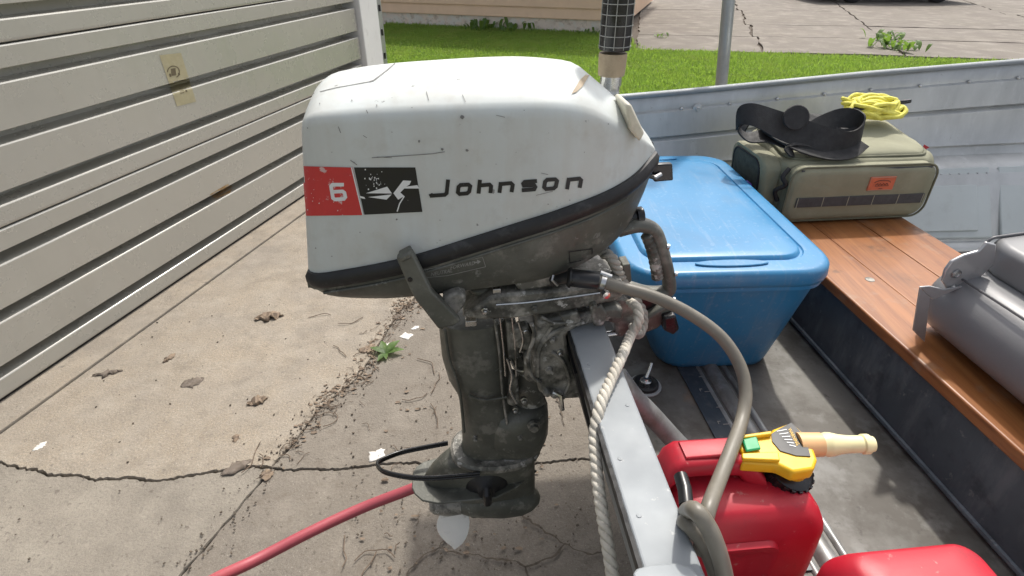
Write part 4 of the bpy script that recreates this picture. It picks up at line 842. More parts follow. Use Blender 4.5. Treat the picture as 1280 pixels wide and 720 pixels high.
mb = MB(); mb.loft([gring(-.060, .330, .030, .235, .176, .035, .16), gring(-.064, .334, .026, .238, .182, .036, .16), gring(-.060, .330, .032, .236, .193, .035, .17), gring(-.03, .30, .06, .21, .198, .03, .19), gring(.05, .2, .1, .18, .20, .02, .19)]); lid_ = mb.build('top_flap', K['canvas2'], bag, smooth=60, sub=1)
mb = MB(); rim = gring(-.065, .335, .025, .239, .183, .036, .16); mb.tube(rim+[rim[0]], .0042, 8, cap=False); mb.build('flap_piping', K['piping'], lid_, smooth=60)
# front pocket
def fr(x0, x1, z0, z1, y, r): return [gp_((x0+x1)/2+a, y-.0, (z0+z1)/2+b) for a, b in rrect(x1-x0, z1-z0, r, 6)]
mb = MB(); mb.loft([fr(-.072, .336, .008, .158, .006, .035), fr(-.070, .334, .010, .156, -.018, .035), fr(-.060, .324, .020, .146, -.027, .03), fr(.02, .24, .06, .11, -.030, .02)]); fp = mb.build('front_pocket', K['canvas'], bag, smooth=60)
pipe = fr(-.072, .336, .008, .158, -.019, .036); mb = MB(); mb.tube(pipe+[pipe[0]], .003, 7, cap=False); mb.build('pocket_piping', K['piping'], fp, smooth=60)
mb = MB(); mb.tube([gp_(-.05+t*.36, -.02, .149) for t in (0, .5, 1)], .0035, 7); mb.build('zip', K['webgrey'], fp)
mb = MB(); mb.box(gp_(.132, -.031, .066), BU*.180, BT*.0014, UP*.0135); wbb = mb.build('webbing_band', K['webgrey'], fp, bevel=.001)
for k in range(6):
    mb = MB(); mb.box(gp_(-.045+k*.0705, -.0328, .066), BU*.0009, BT*.0005, UP*.0135); mb.build('stitch_bar', K['stitch'], wbb)
mb = MB(); mb.box(gp_(.176, -.0305, .112), BU*.036, BT*.002, UP*.019); pa = mb.build('leather_patch', K['patch'], fp, bevel=.0015)
mb = MB()
for a, b, ww in ((0, .010, .026), ): pass
ov = [gp_(.176+.022*math.cos(a), -.0331, .113+.0065*math.sin(a)+.002) for a in [math.pi*k/14 for k in range(15)]]
mb.tube(ov, .0007, 5); mb.tube([gp_(.158+k*.0045, -.0331, .110+(.003 if k % 2 else -.002)) for k in range(9)], .0007, 5); mb.tube([gp_(.158, -.0331, .106), gp_(.196, -.0331, .106)], .0006, 5); mb.tube([gp_(.171, -.0331, .099), gp_(.181, -.0331, .099)], .0006, 5)
tag(mb.build('patch_mark', K['web'], pa), kind='stuff')
bd = fr(.141, .211, .0945, .1295, -.0326, .003); mb = MB(); mb.tube(bd+[bd[0]], .0005, 4, cap=False); mb.build('patch_stitching', K['stitch'], pa)
# left end pocket with dark mesh
def le(y0, y1, z0, z1, x, r, tilt=0): return [gp_(x-tilt*(b), (y0+y1)/2+a, (z0+z1)/2+b) for a, b in rrect(y1-y0, z1-z0, r, 6)]
mb = MB(); mb.loft([le(.02, .225, .02, .165, -.08, .04), le(.022, .223, .025, .168, -.115, .04, .1), le(.03, .215, .035, .165, -.122, .035, .1)]); ep = mb.build('end_pocket', K['canvas'], bag, smooth=60)
mb = MB(); mb.loft([le(.045, .20, .05, .155, -.1235, .03, .1), le(.048, .197, .053, .152, -.1255, .03, .1)]); mb.build('pocket_mesh', K['mesh'], ep, smooth=60)
pipe = le(.045, .20, .05, .155, -.1245, .03, .1); mb = MB(); mb.tube(pipe+[pipe[0]], .003, 7, cap=False); mb.build('pocket_piping', K['web'], ep, smooth=60)
mb = MB(); mb.loft([[q+Vector((-.002, 0, 0)) for q in le(.06, .10, .065, .085, -.125, .008, .1)], [q+Vector((-.003, 0, 0)) for q in le(.062, .098, .067, .083, -.127, .008, .1)]]); mb.build('purple_lure', K['purple'], ep)
# cloth is not flat: slack and creases
tx = bpy.data.textures.new('slack', 'CLOUDS'); tx.noise_scale = .07; tx.noise_depth = 3
for o_c, st in ((body, .010), (lid_, .012), (fp, .008), (ep, .010)):
    if o_c is fp or o_c is ep:
        md = o_c.modifiers.new('sub', 'SUBSURF'); md.subdivision_type = 'SIMPLE'; md.levels = 2; md.render_levels = 2
    else:
        o_c.modifiers['sub'].levels = 2; o_c.modifiers['sub'].render_levels = 2
    md = o_c.modifiers.new('slack', 'DISPLACE'); md.texture = tx; md.strength = st; md.mid_level = .5; md.texture_coords = 'LOCAL'
# right end: rounded pocket and a red tab
mb = MB(); mb.loft([le(.03, .225, .02, .165, .345, .04), le(.035, .22, .03, .160, .368, .04), le(.06, .2, .05, .14, .377, .03)]); mb.build('end_pocket', K['canvas'], bag, smooth=60)
mb = MB(); mb.prism([gp_(.375, .10, .168), gp_(.392, .10, .160), gp_(.376, .10, .150)], BT*.004); mb.build('red_tab', K['red'], bag)
# front left zip pull tangle
mb = MB(); mb.tube(catmull([gp_(-.072, .0, .15), gp_(-.088, -.006, .13), gp_(-.078, -.012, .11), (gp_(-.095, .0, .09)), gp_(-.08, .004, .06)], 5), .006, 8); mb.build('zip_pull', K['web'], bag, smooth=60)
# shoulder strap folded over the lid
def rib(pts, wvs, th=.004, n=6):
    return catmull(pts, n), [w_ for w_ in catmull([Vector(x) for x in wvs], n)], th
def strap(pts, wvs, name='shoulder_strap', m='web', par=bag):
    P, Wv, th = rib(pts, wvs); mb = MB(); mb.ribbon(P, Wv, th); return mb.build(name, K[m], par, smooth=60)
f = lambda x, y, z: BU*x+BT*y+UP*z
ss = strap([pY(x, y, Y) for x, y, Y in ((922, 160, 1.50), (926, 146, 1.49), (942, 144, 1.475), (968, 154, 1.465), (1000, 166, 1.46), (1030, 176, 1.45), (1056, 180, 1.45), (1074, 172, 1.46), (1078, 158, 1.48), (1068, 149, 1.50), (1048, 148, 1.51), (1026, 156, 1.50), (1008, 166, 1.49))],
      [f(.004, .012, -.010), f(-.004, .016, .016), f(-.004, .018, .026), f(.004, .018, .030), f(.006, .016, .032), f(.008, .012, .032), f(.006, .004, .032), f(-.004, .0, .032), f(-.006, -.004, .030), f(-.004, .006, .026), f(0, .012, .022), f(.0, .014, .02), f(.0, .016, .016)])
strap([pY(x, y, Y) for x, y, Y in ((1062, 158, 1.54), (1030, 150, 1.56), (995, 146, 1.57), (960, 146, 1.57), (935, 150, 1.56), (926, 165, 1.55))], [f(0, .022, .012), f(0, .024, .008), f(0, .026, .004), f(0, .026, .004), f(0, .024, 0), f(0, .016, .006)])
dc = pY(996, 147, 1.452)
mb = MB(); mb.prism([dc+BU*.036*math.cos(a)+(UP*.9+BT*.3)*.034*math.sin(a) for a in [2*math.pi*k/24 for k in range(24)]], f(.003, .010, -.003)); mb.build('strap_pad', K['web'], bag, bevel=.003, smooth=60)
dc = pY(1038, 178, 1.455)
mb = MB(); mb.prism([dc+BU*.024*math.cos(a)+(UP*.7+BT*.6)*.014*math.sin(a) for a in [2*math.pi*k/20 for k in range(20)]], f(0, .004, -.004)); mb.build('strap_badge', K['galv'], bag, smooth=60)
strap([pY(x, y, Y) for x, y, Y in ((950, 158, 1.50), (972, 172, 1.47), (1000, 184, 1.445), (1034, 192, 1.435), (1062, 190, 1.44), (1078, 178, 1.46))], [f(.004, .02, .006), f(.006, .022, .004), f(.004, .022, .008), f(0, .02, .010), f(-.004, .018, .010), f(-.012, .014, .008)])
strap([pY(x, y, Y) for x, y, Y in ((1010, 150, 1.52), (1030, 160, 1.50), (1052, 172, 1.475), (1072, 168, 1.47))], [f(.006, .02, .012), f(.006, .02, .014), f(.004, .016, .018), f(0, .012, .018)])
strap([pY(x, y, Y) for x, y, Y in ((930, 150, 1.50), (924, 162, 1.49), (936, 172, 1.48), (958, 170, 1.48), (980, 178, 1.465))], [f(.008, .018, .004), f(.010, .016, .0), f(.006, .02, .006), f(.004, .022, .010), f(.004, .022, .010)])
strap([pY(x, y, Y) for x, y, Y in ((990, 196, 1.425), (986, 182, 1.44), (1004, 176, 1.455), (1040, 186, 1.45))], [f(.010, .006, -.004), f(.014, .008, .004), f(.004, .012, .010), f(.0, .012, .010)], 'strap_end')
# ------------------------------------------------------------------ yellow cord
rnd = random.Random(9); yc = gp_(.25, .19, .246)
cordt = thing('rope_hank', tuple(yc-UP*.02), 'bright yellow cord hank lying on the back of the tackle bag', 'rope')
for k in range(20):
    a0 = rnd.uniform(-.012, .012); b0 = rnd.uniform(-.014, .014); zz = rnd.uniform(.0, .034); ln = rnd.uniform(.058, .078); wv = rnd.uniform(.016, .036); tl2 = rnd.uniform(-.25, .25)
    pts = []
    for i in range(14):
        a = 2*math.pi*i/14; x = ln*math.cos(a); y = wv*math.sin(a)
        pts.append(yc+BU*(x+a0)+BT*(y+b0+x*tl2)+UP*(zz*.75+.009*math.cos(a*2+k)+y*.4*rnd.uniform(.5, 1)-abs(x)*.12))
    cp_ = catmull(pts, 5, closed=True); mb = MB(); mb.tube(cp_+[cp_[0]], .0058, 7, cap=False); mb.build('cord_loop', K['cord'], cordt, smooth=60)
mb = MB(); mb.tube([yc+BU*.055+BT*.0+UP*.018, yc+BU*.09-BT*.004+UP*.020, yc+BU*.104-BT*.005+UP*.022], .006, 9); mb.build('cord_handle', K['black'], cordt, smooth=60)
mb = MB(); mb.tube([yc-BU*.085-BT*.02+UP*.006, yc-BU*.055-BT*.025+UP*.008, yc-BU*.03-BT*.03+UP*.004], .006, 9); mb.build('cord_handle', K['black'], cordt, smooth=60)
# ------------------------------------------------------------------ folding seat
seat = thing('folding_seat', tuple(M(ub+.22, -.25, ZBEN)), 'grey vinyl folding boat seat fixed on the bench at right', 'seat')
def sgp(u, v, z): return M(ub+u, v, ZBEN+z)
# cushion axes: across = along the bench, runs toward the viewer
mb = MB(); rings = []
for v, k in ((.055, .82), (.045, .93), (.03, .985), (.0, 1), (-.2, 1.02), (-.38, 1), (-.43, .98), (-.45, .9)):
    pts = []
    for x, z in rrect(.40*k, .125*k, .055*k, 7): pts.append(sgp(.235+x, v-.03, .072+z+(.010*(1-((x)/.2)**2) if z > 0 else 0)))
    rings.append(pts)
mb.loft(rings); cu_ = mb.build('seat_cushion', K['vinyl'], seat, smooth=60)
mb = MB(); mb.tube(catmull([sgp(.06, .0, .135), sgp(.055, -.2, .140), sgp(.06, -.42, .135)], 6), .0022, 6); mb.build('cushion_seam', K['vinyldark'], cu_)
mb = MB(); rings = []
for v, k in ((.045, .84), (.035, .95), (.0, 1), (-.38, 1), (-.44, .95)):
    rings.append([sgp(.315+x, v-.03, .186+z+x*.10) for x, z in rrect(.40*k, .062*k, .014*k, 6)])
mb.loft(rings); bk = mb.build('seat_back', K['vinyl'], seat, smooth=60)
rim = [sgp(.315+x*1.004, .008, .186+z+x*.10) for x, z in rrect(.40, .062, .014, 6)]; 
mb = MB(); mb.tube([q for q in rim]+[rim[0]], .003, 6, cap=False); mb.build('back_piping', K['vinyldark'], bk, smooth=60)
mb = MB(); mb.prism([sgp(.16, .02, .206), sgp(.54, .02, .244), sgp(.54, -.40, .244), sgp(.16, -.40, .206)], UP*.004); pass
# hinge: angle frame at the cushion's stern-far corner and rounded side plate
hpx = [(1178, 352), (1182, 338), (1190, 327), (1206, 319), (1224, 314), (1234, 303), (1246, 306), (1243, 331), (1228, 345), (1205, 358), (1186, 364)]
vh = (pZ(1155, 430, ZBEN)-O).dot(BT)
mb = MB(); mb.prism([pV(x, y, vh+.012) for x, y in hpx], BT*.006); hg = mb.build('hinge_plate', K['hinge'], seat, bevel=.002, smooth=50)
for x, y, r in ((1195, 342, .0085), (1192, 358.5, .0055)):
    mb = MB(); mb.lathe(pV(x, y, vh+.011), -BT, [(0, r), (.003, r*.95), (.004, r*.6), (.002, r*.5), (.002, 0)], 14); mb.build('hinge_bolt', K['steel'], hg)
mb = MB(); q = [pV(x, y, vh+.004) for x, y in ((1150, 360), (1163, 372), (1156, 428), (1141, 413))]; mb.prism(q, (BU*.25+BT*.97)*.004)
q2 = [pV(x, y, vh+.004) for x, y in ((1163, 372), (1166, 377), (1158, 430), (1156, 428))]; mb.build('frame_angle', K['hinge'], seat, bevel=.001)
mb = MB(); mb.prism([pV(x, y, vh+.0038) for x, y in ((1150, 359), (1163, 358), (1180, 362), (1205, 358), (1166, 375))], BT*.004); mb.build('frame_gusset', K['hinge'], seat, bevel=.001)
mb = MB(); mb.lathe(sgp(.45, -.02, .236), UP+BU*-.1, [(-.01, .010), (.004, .009), (.005, .005), (.003, 0)], 14); mb.build('back_snap', K['steel'], seat)
mb = MB(); mb.box(sgp(.22, -.22, .006), BU*.10, BT*.10, UP*.005); mb.build('seat_mount', K['hinge'], seat)
# ------------------------------------------------------------------ gas cans
def gascan(u0, v0, du, dv, ht, label, full=True):
    # body between u0..u0+du and v0..v0+dv standing on the deck
    root = thing('gas_can', tuple(M(u0+du/2, v0+dv/2, ZF)), label, 'gas can', 'red gas cans on the boat floor')
    cu, cv = u0+du/2, v0+dv/2
    def r_(w_, h_, r, z, sx=0): return [M(cu+x+sx, cv+y, ZF+z) for x, y in rrect(w_, h_, r, 7)]
    mb = MB(); mb.loft([r_(du-.03, dv-.03, .022, .003), r_(du-.008, dv-.008, .026, .010), r_(du, dv, .028, .022), r_(du, dv, .028, ht*.45), r_(du-.001, dv-.001, .028, ht*.62), r_(du-.003, dv-.003, .028, ht-.050), r_(du-.007, dv-.007, .028, ht-.040), r_(du-.022, dv-.020, .026, ht-.024), r_(du-.042, dv-.036, .024, ht-.010), r_(du-.055, dv-.048, .022, ht-.006), r_(du-.10, dv-.09, .015, ht-.003)])
    b_ = mb.build('can_body', K['red'], root, smooth=60)
    seam = r_(du+.0008, dv+.0008, .038, ht*.40); mb = MB(); mb.tube(seam+[seam[0]], .0014, 5, cap=False); mb.build('mould_seam', K['red'], b_, smooth=60)
    # side panel proud of the near face
    def fr2(x0, x1, z0, z1, off, r): return [M(cu+(x0+x1)/2+a, cv-dv/2+off, ZF+(z0+z1)/2+b) for a, b in rrect(x1-x0, z1-z0, r, 6)]
    mb = MB(); mb.loft([fr2(-.10, .035, .035, ht-.045, .002, .02), fr2(-.097, .032, .038, ht-.048, -.006, .018), fr2(-.088, .024, .047, ht-.057, -.0055, .014), fr2(-.080, .016, .055, ht-.065, -.0005, .010), fr2(-.06, -.01, .08, ht-.08, -.0004, .008)]); mb.build('side_panel', K['red'], b_, smooth=60)
    # handle bridge
    if not full: return root
    mb = MB(); mb.loft([[M(u_, cv+.012+y, ZF+z_+z) for y, z in rrect(wd_, hh_, .012, 4)] for u_, z_, wd_, hh_ in ((cu-du*.5, ht-.035, .05, .05), (cu-du*.46, ht+.006, .05, .04), (cu-du*.40, ht+.022, .05, .030), (cu-du*.2, ht+.021, .05, .030), (cu-du*.02, ht+.018, .052, .032), (cu+du*.05, ht+.004, .06, .045), (cu+du*.14, ht-.02, .07, .05))])
    mb.build('handle', K['red'], b_, smooth=50)
    mb = MB(); mb.loft([[M(u_, cv+.012+y, ZF+ht+.0375+z) for y, z in rrect(.03, .006, .0025, 3)] for u_ in (cu-du*.38, cu-du*.06)]); mb.build('handle_rib', K['red'], b_, smooth=50)
    if full:
        spx = M(cu+du*.30, cv+.0, ZF+ht-.012)
        ax_ = (UP*.92+BU*.2-BT*.25).normalized()
        mb = MB(); mb.lathe(spx, ax_, [(-.01, .036), (.004, .036), (.006, .034), (.022, .034), (.024, .030), (.024, 0)], 26); cap_ = mb.build('spout_collar', K['black'], root, smooth=35)
        for k in range(20):
            a = 2*math.pi*k/20; x_ = ax_.orthogonal().normalized(); y_ = ax_.cross(x_); mb = MB(); dd = x_*math.cos(a)+y_*math.sin(a); mb.box(spx+ax_*.012+dd*.0345, dd*.0016, ax_.cross(dd)*.0026, ax_*.009); mb.build('collar_rib', K['black'], cap_)
        # yellow valve body
        def yp(x, y, d): 
            return pY(x, y, d)
        Yd = spx.y
        zt_ = spx + ax_*.022
        zz = zt_.z-H+.030
        def top(x, y, dz=0): 
            q = pZ(x, y, zz+dz); return q
        mb = MB(); mb.lathe(spx+ax_*.016, ax_, [(0, .022), (.02, .022), (.022, 0)], 20); mb.build('valve_neck', K['yellow'], root, smooth=40)
        vp = [(919, 549), (963, 543), (966, 536), (990, 527), (1005, 541), (1016, 556), (1022, 574), (1018, 586), (992, 590), (972, 580), (926, 577), (934, 570), (925, 562)]
        mb = MB(); mb.prism([top(x, y) for x, y in vp], UP*-.020); vb = mb.build('valve_body', K['yellow'], root, bevel=.004, bseg=3)
        mb = MB(); mb.prism([top(x, y, .002) for x, y in ((927, 551), (945, 547), (951, 563), (932, 566))], UP*.004); mb.build('green_button', K['green'], vb, bevel=.002)
        mb = MB(); mb.prism([top(x, y, .001) for x, y in ((920, 548), (963, 542), (964, 546), (921, 552))], UP*.006); mb.build('valve_rail', K['yellow'], vb, bevel=.0015)
        mb = MB(); mb.prism([top(x, y, .001) for x, y in ((926, 570), (972, 568), (974, 579), (927, 577))], UP*.006); mb.build('valve_rail', K['yellow'], vb, bevel=.0015)
        lp = [(989, 529), (1003, 543), (1010, 560), (1013, 571), (995, 570), (975, 564), (965, 552), (964, 543), (975, 536)]
        mb = MB(); mb.prism([top(x, y, .0005) for x, y in lp], UP*.0012); lb_ = mb.build('warning_label', K['decalblack'], vb, smooth=0)
        lbb = bvh_of(lb_); mb = MB()
        text_quads(mb, lbb, 'WARNING', (984.5, 537), (2.3, 4.3), (5.6, -2.9)); 
        if mb.v: mb.build('label_lettering', K['yellow'], lb_, smooth=0, normals=False)
        mb = MB()
        for k in range(6): decal(mb, lbb, stroke([(971+k*3.1, 539.5+k*.0+k*3.4), (983+k*2.4, 537+k*4.3)], .9), 1, .0006)
        tag(mb.build('label_lines', K['decalwhite'], lb_, smooth=0, normals=False), kind='stuff')
        # spout
        s0, s1 = pZ(1008, 556, zz-.008), pZ(1091, 555, zz-.004); d_ = (s1-s0); L2 = d_.length
        mb = MB(); mb.lathe(s0, d_, [(-.012, .017), (L2*.22, .0165), (L2*.23, .014), (L2*.24, 0)], 20); mb.build('spout_base', K['spoutbase'], vb, smooth=40)
        mb = MB(); mb.lathe(s0, d_, [(L2*.2, .0155), (L2*.26, .0158), (L2*.30, .0168), (L2*.36, .0165), (L2*.5, .0135), (L2*.62, .0122), (L2*.82, .0118), (L2*.84, .0138), (L2*.93, .0138), (L2*.97, .011), (L2, .0105), (L2*.98, .006), (L2*.9, 0)], 20); mb.build('spout', K['spout'], vb, smooth=40)
    return root
gascan(.175, -.405, .215, .155, .225, 'red plastic gas can with yellow spout just inside the transom')
c2 = (pZ(1120, 690, -.635)-O); 
gascan(c2.dot(BU)-.10, c2.dot(BT)-.17, .20, .18, .245, 'second red gas can, cut off by the bottom edge, no spout showing', full=False)
# ------------------------------------------------------------------ grey fuel line
fp_ = [(750, 352, .705), (772, 358, .70), (815, 370, .69), (860, 391, .675), (900, 420, .655), (924, 455, .63), (932, 490, .60), (927, 525, .565), (914, 562, .51), (899, 600, .46), (886, 634, .412), (880, 660, .395), (876, 690, .385)]
pts = [pY(*p) for p in fp_]; pts[0] = pV(747, 351, -.125)
fl0 = thing('fuel_line', tuple(pts[6]), 'grey rubber fuel hose curving from the motor down to the red can', 'hose')
mb = MB(); mb.tube(catmull(pts, 8), .0092, 12); mb.build('hose', K['fuel'], fl0, smooth=60)
mb = MB(); q = catmull(pts, 8); mb.tube(q[2:5], .0108, 12); hc_ = mb.build('hose_clamp', K['steel'], fl0, smooth=40)
mb = MB(); mb.lathe(pY(756, 366, .685), Vector((.2, -1, 0)), [(0, .006), (.008, .006), (.009, 0)], 6); mb.build('clamp_screw', K['steel'], hc_)
l2 = [(858, 622, .42), (850, 630, .385), (866, 637, .365), (884, 657, .35), (896, 684, .34), (904, 712, .335), (910, 745, .33)]
mb = MB(); mb.tube(catmull([pZ(852, 672, -.64), pZ(853, 648, -.60)]+[pY(*p) for p in l2[2:]], 8), .0092, 12); mb.build('hose_coil', K['fuel'], fl0, smooth=60)
mb = MB(); mb.tube(catmull([pZ(858, 694, -.66), pZ(858, 672, -.62)]+[pY(x-9+i*1.0, y+16, Y+.012) for i, (x, y, Y) in enumerate(l2[2:])], 8), .0092, 12); mb.build('hose_coil', K['fuel'], fl0, smooth=60)
mb = MB(); mb.tube([pY(851, 595, .455), pY(856, 612, .435), pY(858, 632, .415)], .0085, 12); mb.build('hose_end', K['black'], fl0, smooth=60)
# ------------------------------------------------------------------ white rope (three laid strands)
def laid(root, pts, r, name, m, turns):
    P = catmull(pts, 14); n = len(P); Ls = [0]
    for i in range(1, n): Ls.append(Ls[-1]+(P[i]-P[i-1]).length)
    # dense resample
    N = int(Ls[-1]/.0028); Q = []; j = 0
    for k in range(N+1):
        s = Ls[-1]*k/N
        while j < n-2 and Ls[j+1] < s: j += 1
        Q.append(P[j].lerp(P[j+1], (s-Ls[j])/max(1e-9, Ls[j+1]-Ls[j])))
    for st in range(3):
        path = []; up = None
        for k in range(len(Q)):
            d = (Q[min(k+1, N)]-Q[max(k-1, 0)]).normalized()
            if up is None: up = d.orthogonal().normalized()
            sd_ = d.cross(up).normalized(); up = sd_.cross(d).normalized()
            a = 2*math.pi*(k*Ls[-1]/N/turns+st/3); path.append(Q[k]+(sd_*math.cos(a)+up*math.sin(a))*r*.52)
        mb = MB(); mb.tube(path, r*.56, 7); mb.build(name, K[m], root, smooth=60)
rp = [pV(788, 378, -.07), pV(797, 386, -.10), pV(798, 402, -.115), pV(789, 418, -.12)]

rp += [pZ(x, y, z) for x, y, z in ((777, 446, -.524), (764, 474, -.528), (750, 508, -.534), (743, 545, -.556), (746, 590, -.575), (752, 635, -.595), (761, 690, -.62), (769, 740, -.65), (775, 800, -.70))]
rope = thing('white_rope', tuple(rp[6]), 'thick white twisted rope hanging over the transom beside the motor', 'rope')
laid(rope, rp, .0080, 'strand', 'rope', .034)
rq = [pV(792, 372, -.05), pV(803, 390, -.06), pV(803, 408, -.075), pV(797, 418, -.09), pV(790, 405, -.08)]
laid(rope, rq, .0085, 'strand', 'oldrope', .034)
rs = [pV(752, 316, -.035), pV(764, 322, -.05), pV(772, 338, -.05), pV(778, 350, -.045), pV(790, 366, -.045)]
laid(rope, rs, .009, 'strand', 'oldrope', .034)
# ------------------------------------------------------------------ litter on the concrete
rnd = random.Random(21)
def leaf(x, y, L_, label, m='deadleaf', curl=.5, wd=.5, name='dead_leaf', cat='leaf', lobes=0, zup=.004, rot=None):
    L_ *= 1.25; c = G(x, y); a = rnd.uniform(0, 6.28) if rot is None else rot; ax_ = Vector((math.cos(a), math.sin(a), 0)); sx = Vector((-ax_.y, ax_.x, 0)); n = 10; V = []; F = []
    for i in range(n+1):
        t = i/n; w_ = L_*wd*math.sin(math.pi*min(.97, max(.04, t)))**.8*(1+lobes*.35*math.sin(t*19)); z = .001+curl*L_*.07*math.sin(math.pi*t)+rnd.uniform(0, .08)*L_*curl*math.sin(math.pi*t)
        for k in (-1, -.5, 0, .5, 1):
            V.append(c+ax_*((t-.5)*L_+rnd.uniform(-.05, .05)*L_)+sx*k*w_*(1-.3*curl*abs(k))*rnd.uniform(.45, 1.25)+UP*max(.0012, z*(1-.75*abs(k)**2)+rnd.uniform(-.06, .12)*L_*curl))
    for i in range(n):
        for k in range(4): F.append([i*5+k, i*5+k+1, (i+1)*5+k+1, (i+1)*5+k])
    mb = MB(); mb.add(V, F); o = mb.build(name, K[m], origin=c, smooth=25, solid=.0008); return tag(o, label, cat)
leaf(337, 397, .095, 'large curled brown dead leaf lying below the motor cowl', curl=1.0, wd=.42, lobes=1, rot=.2)
leaf(241, 478, .065, 'broad grey brown dead leaf, flat, in the middle of the slab', 'deadleaf2', .45, .5, rot=.6)
leaf(212, 448, .05, 'small brown dead leaf standing on edge nearest the garage apron', curl=.9, wd=.35, rot=1.3)
leaf(135, 467, .08, 'pale shrivelled dead leaf beside the straight apron joint', 'deadleaf2', .6, .25, lobes=1.4, rot=.3)
leaf(322, 502, .06, 'thick dark brown folded leaf clump in the middle of the slab', curl=1.1, wd=.55, rot=.5)
leaf(296, 584, .075, 'pointed grey brown leaf lying across the long crack', 'deadleaf2', .3, .28, rot=.7)
leaf(333, 594, .04, 'small dark leaf scrap where crack and joint cross', 'deadleaf', .5, .5)
leaf(295, 548, .03, 'tiny dark leaf bit just above the long crack', 'deadleaf', .6, .5)
leaf(460, 437, .06, 'wrinkled brown leaf beside the green weed in the joint', 'deadleaf', .4, .5, rot=.2)
leaf(497, 396, .045, 'greyish dead leaf in the joint above the weed', 'deadleaf2', .4, .5, rot=1.0)
leaf(508, 420, .045, 'large white paint flake beside the green weed', 'paper', .15, .5, 'paint_flake', 'flake', rot=.3)
leaf(519, 410, .03, 'small white paint flake nearest the tilt lever', 'paper', .2, .4, 'paint_flake', 'flake')
leaf(485, 431, .026, 'white paint flake touching the green weed leaves', 'paper', .2, .5, 'paint_flake', 'flake')
leaf(50, 558, .035, 'white paint flake at far left on the concrete', 'paper', .2, .4, 'paint_flake', 'flake', rot=1.2)
leaf(471, 569, .05, 'torn white paint flake at the tip of the wire clamp', 'paper', .2, .5, 'paint_flake', 'flake', rot=.9)
def weed(c, n, L_, label, name='weed', up=.5, spread=.0, grp=None):
    root = thing(name, tuple(c), label, 'weed', grp)
    for k in range(n):
        a = 6.283*k/n+rnd.uniform(-.3, .3); ax_ = Vector((math.cos(a), math.sin(a), 0)); sx = Vector((-ax_.y, ax_.x, 0)); l = L_*rnd.uniform(.6, 1.1); b0 = c+Vector((rnd.uniform(-1, 1), rnd.uniform(-1, 1), 0))*spread; V = []
        u_ = up*rnd.uniform(.5, 1.2)
        for i in range(7):
            t = i/6; w_ = l*.2*math.sin(math.pi*min(.95, max(.03, t**.8)))
            q = b0+ax_*l*t*(1-.4*u_)+UP*(.006+l*u_*math.sin(t*1.9)*.8); V += [q-sx*w_+UP*w_*.3, q, q+sx*w_+UP*w_*.3]
        mb = MB(); mb.add(V, [[i*3+j, i*3+j+1, i*3+j+4, i*3+j+3] for i in range(6) for j in (0, 1)]); mb.build('leaf', K['leafgreen'], root, smooth=60)
    return root
weed(G(482, 443), 6, .085, 'small green leafy weed growing in the concrete joint', up=.25)
gA = lambda x, y: xy(G(x, y))
weed(gA(600, 37), 26, .20, 'tallest weed clump at the foot of the peach house', up=1.0, spread=.25)
weed(gA(646, 38), 30, .19, 'wide weed clump right of the tallest one by the house', up=1.0, spread=.34)
weed(gA(735, 43), 14, .13, 'low weed clump by the house nearest the black grip', up=.9, spread=.2)
weed(gA(1105, 50), 24, .20, 'upper leafy weed clump in the neighbouring driveway joint', up=.8, spread=.22)
weed(gA(1121, 62), 34, .22, 'lower leafy weed clump where driveway joint meets lawn', up=.8, spread=.30)
weed(gA(828, 47), 10, .12, 'small grey green weed on the driveway right of the grip', up=.6, spread=.12)
# dry twigs and crumbs swept along the joint
mb = MB(); Jl = [xy(G(*p)) for p in ((224, 720), (340, 584), (401, 509), (448, 472), (501, 387), (514, 377))]
def twig(c, L_, r):
    a = rnd.uniform(0, 6.28); pts = []; 
    for i in range(5):
        pts.append(c+Vector((math.cos(a), math.sin(a), 0))*L_*(i/4-.5)+UP*(r+.002+rnd.uniform(0, .006))); a += rnd.uniform(-.5, .5)
    mb.tube(catmull(pts, 2), r, 5)
for k in range(95):
    i = rnd.choice([1, 2, 2, 3, 3, 3, 4]); t = rnd.random(); c = Jl[i].lerp(Jl[i+1], t)+Vector((rnd.gauss(.01, .035), rnd.gauss(0, .03), 0)); twig(c, rnd.uniform(.015, .075), rnd.uniform(.0006, .0018))
for k in range(26):
    x, y = rnd.uniform(440, 600), rnd.uniform(400, 690); twig(xy(G(x, y)), rnd.uniform(.012, .06), rnd.uniform(.0006, .0016))
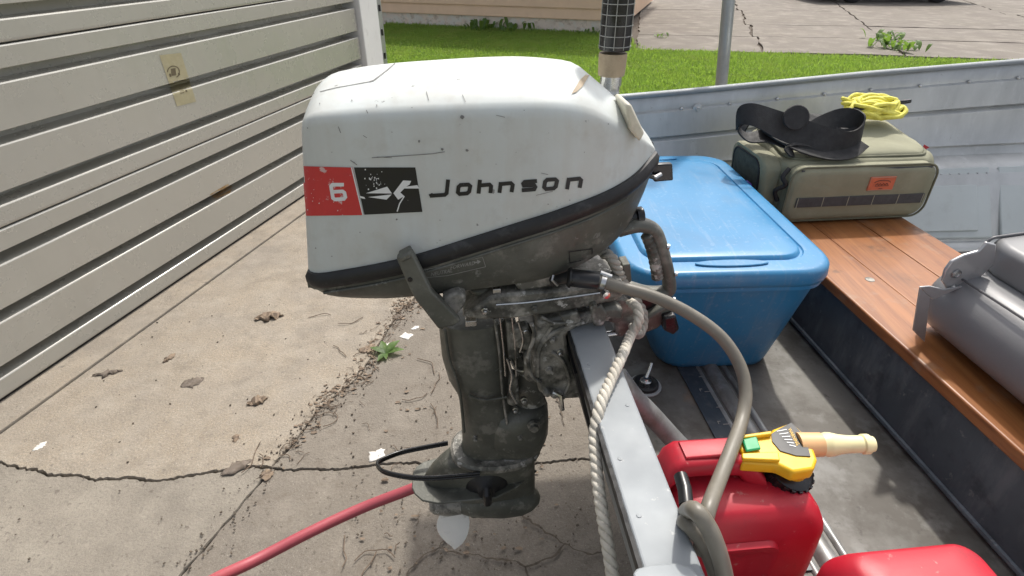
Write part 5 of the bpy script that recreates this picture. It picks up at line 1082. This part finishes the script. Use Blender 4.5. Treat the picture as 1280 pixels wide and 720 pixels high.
for x, y, l in ((440, 405, .12), (425, 440, .10), (540, 455, .14), (545, 480, .12), (318, 573, .13), (420, 528, .09), (520, 500, .1), (545, 520, .12), (400, 395, .1), (470, 690, .12), (455, 715, .12), (430, 690, .1)): twig(xy(G(x, y)), l, .0016)
tag(mb.build('twigs', K['twig'], origin=Jl[3]), 'dry twigs and stalks scattered along the concrete joint', 'twigs', kind='stuff')
mb = MB()
for k in range(640):
    if k < 330: i = rnd.choice([0, 1, 1, 2, 3, 3, 4]); c = Jl[i].lerp(Jl[i+1], rnd.random())+Vector((rnd.gauss(0, .03), rnd.gauss(0, .03), 0))
    elif k < 560: c = xy(G(rnd.uniform(430, 730), rnd.uniform(430, 715)))
    else: c = xy(G(rnd.uniform(20, 560), rnd.uniform(380, 710)))
    s = rnd.uniform(.001, .0036); a = rnd.uniform(0, 6)
    mb.box(c+UP*(s*.6+.002), Vector((math.cos(a), math.sin(a), .1))*s, Vector((-math.sin(a), math.cos(a), .2))*s*.7, Vector((.1, .1, 1))*s*.5)
tag(mb.build('crumbs', K['soil'], origin=Jl[3], smooth=0), 'soil crumbs and grit strewn over the concrete', 'grit', kind='stuff')

# leaf litter packed along the joint
mb = MB()
for k in range(330):
    i = rnd.choice([1, 2, 2, 3, 3, 3, 4, 4]); c = Jl[i].lerp(Jl[i+1], rnd.random())+Vector((rnd.gauss(0, .028), rnd.gauss(0, .03), 0))
    if k > 250: c = xy(G(rnd.uniform(450, 720), rnd.uniform(400, 715)))
    s_ = rnd.uniform(.003, .013); a = rnd.uniform(0, 6.28); n_ = rnd.choice((4, 5, 6))
    P = [c+Vector((math.cos(a+6.28*j/n_)*s_*rnd.uniform(.4, 1.3), math.sin(a+6.28*j/n_)*s_*rnd.uniform(.3, .8), .002+rnd.uniform(0, .005))) for j in range(n_)]
    mb.add(P, [list(range(n_))])
tag(mb.build('leaf_litter', K['deadleaf'], origin=Jl[3], smooth=0, normals=False), 'brown leaf scraps gathered along the diagonal concrete joint', 'leaf litter', kind='stuff')
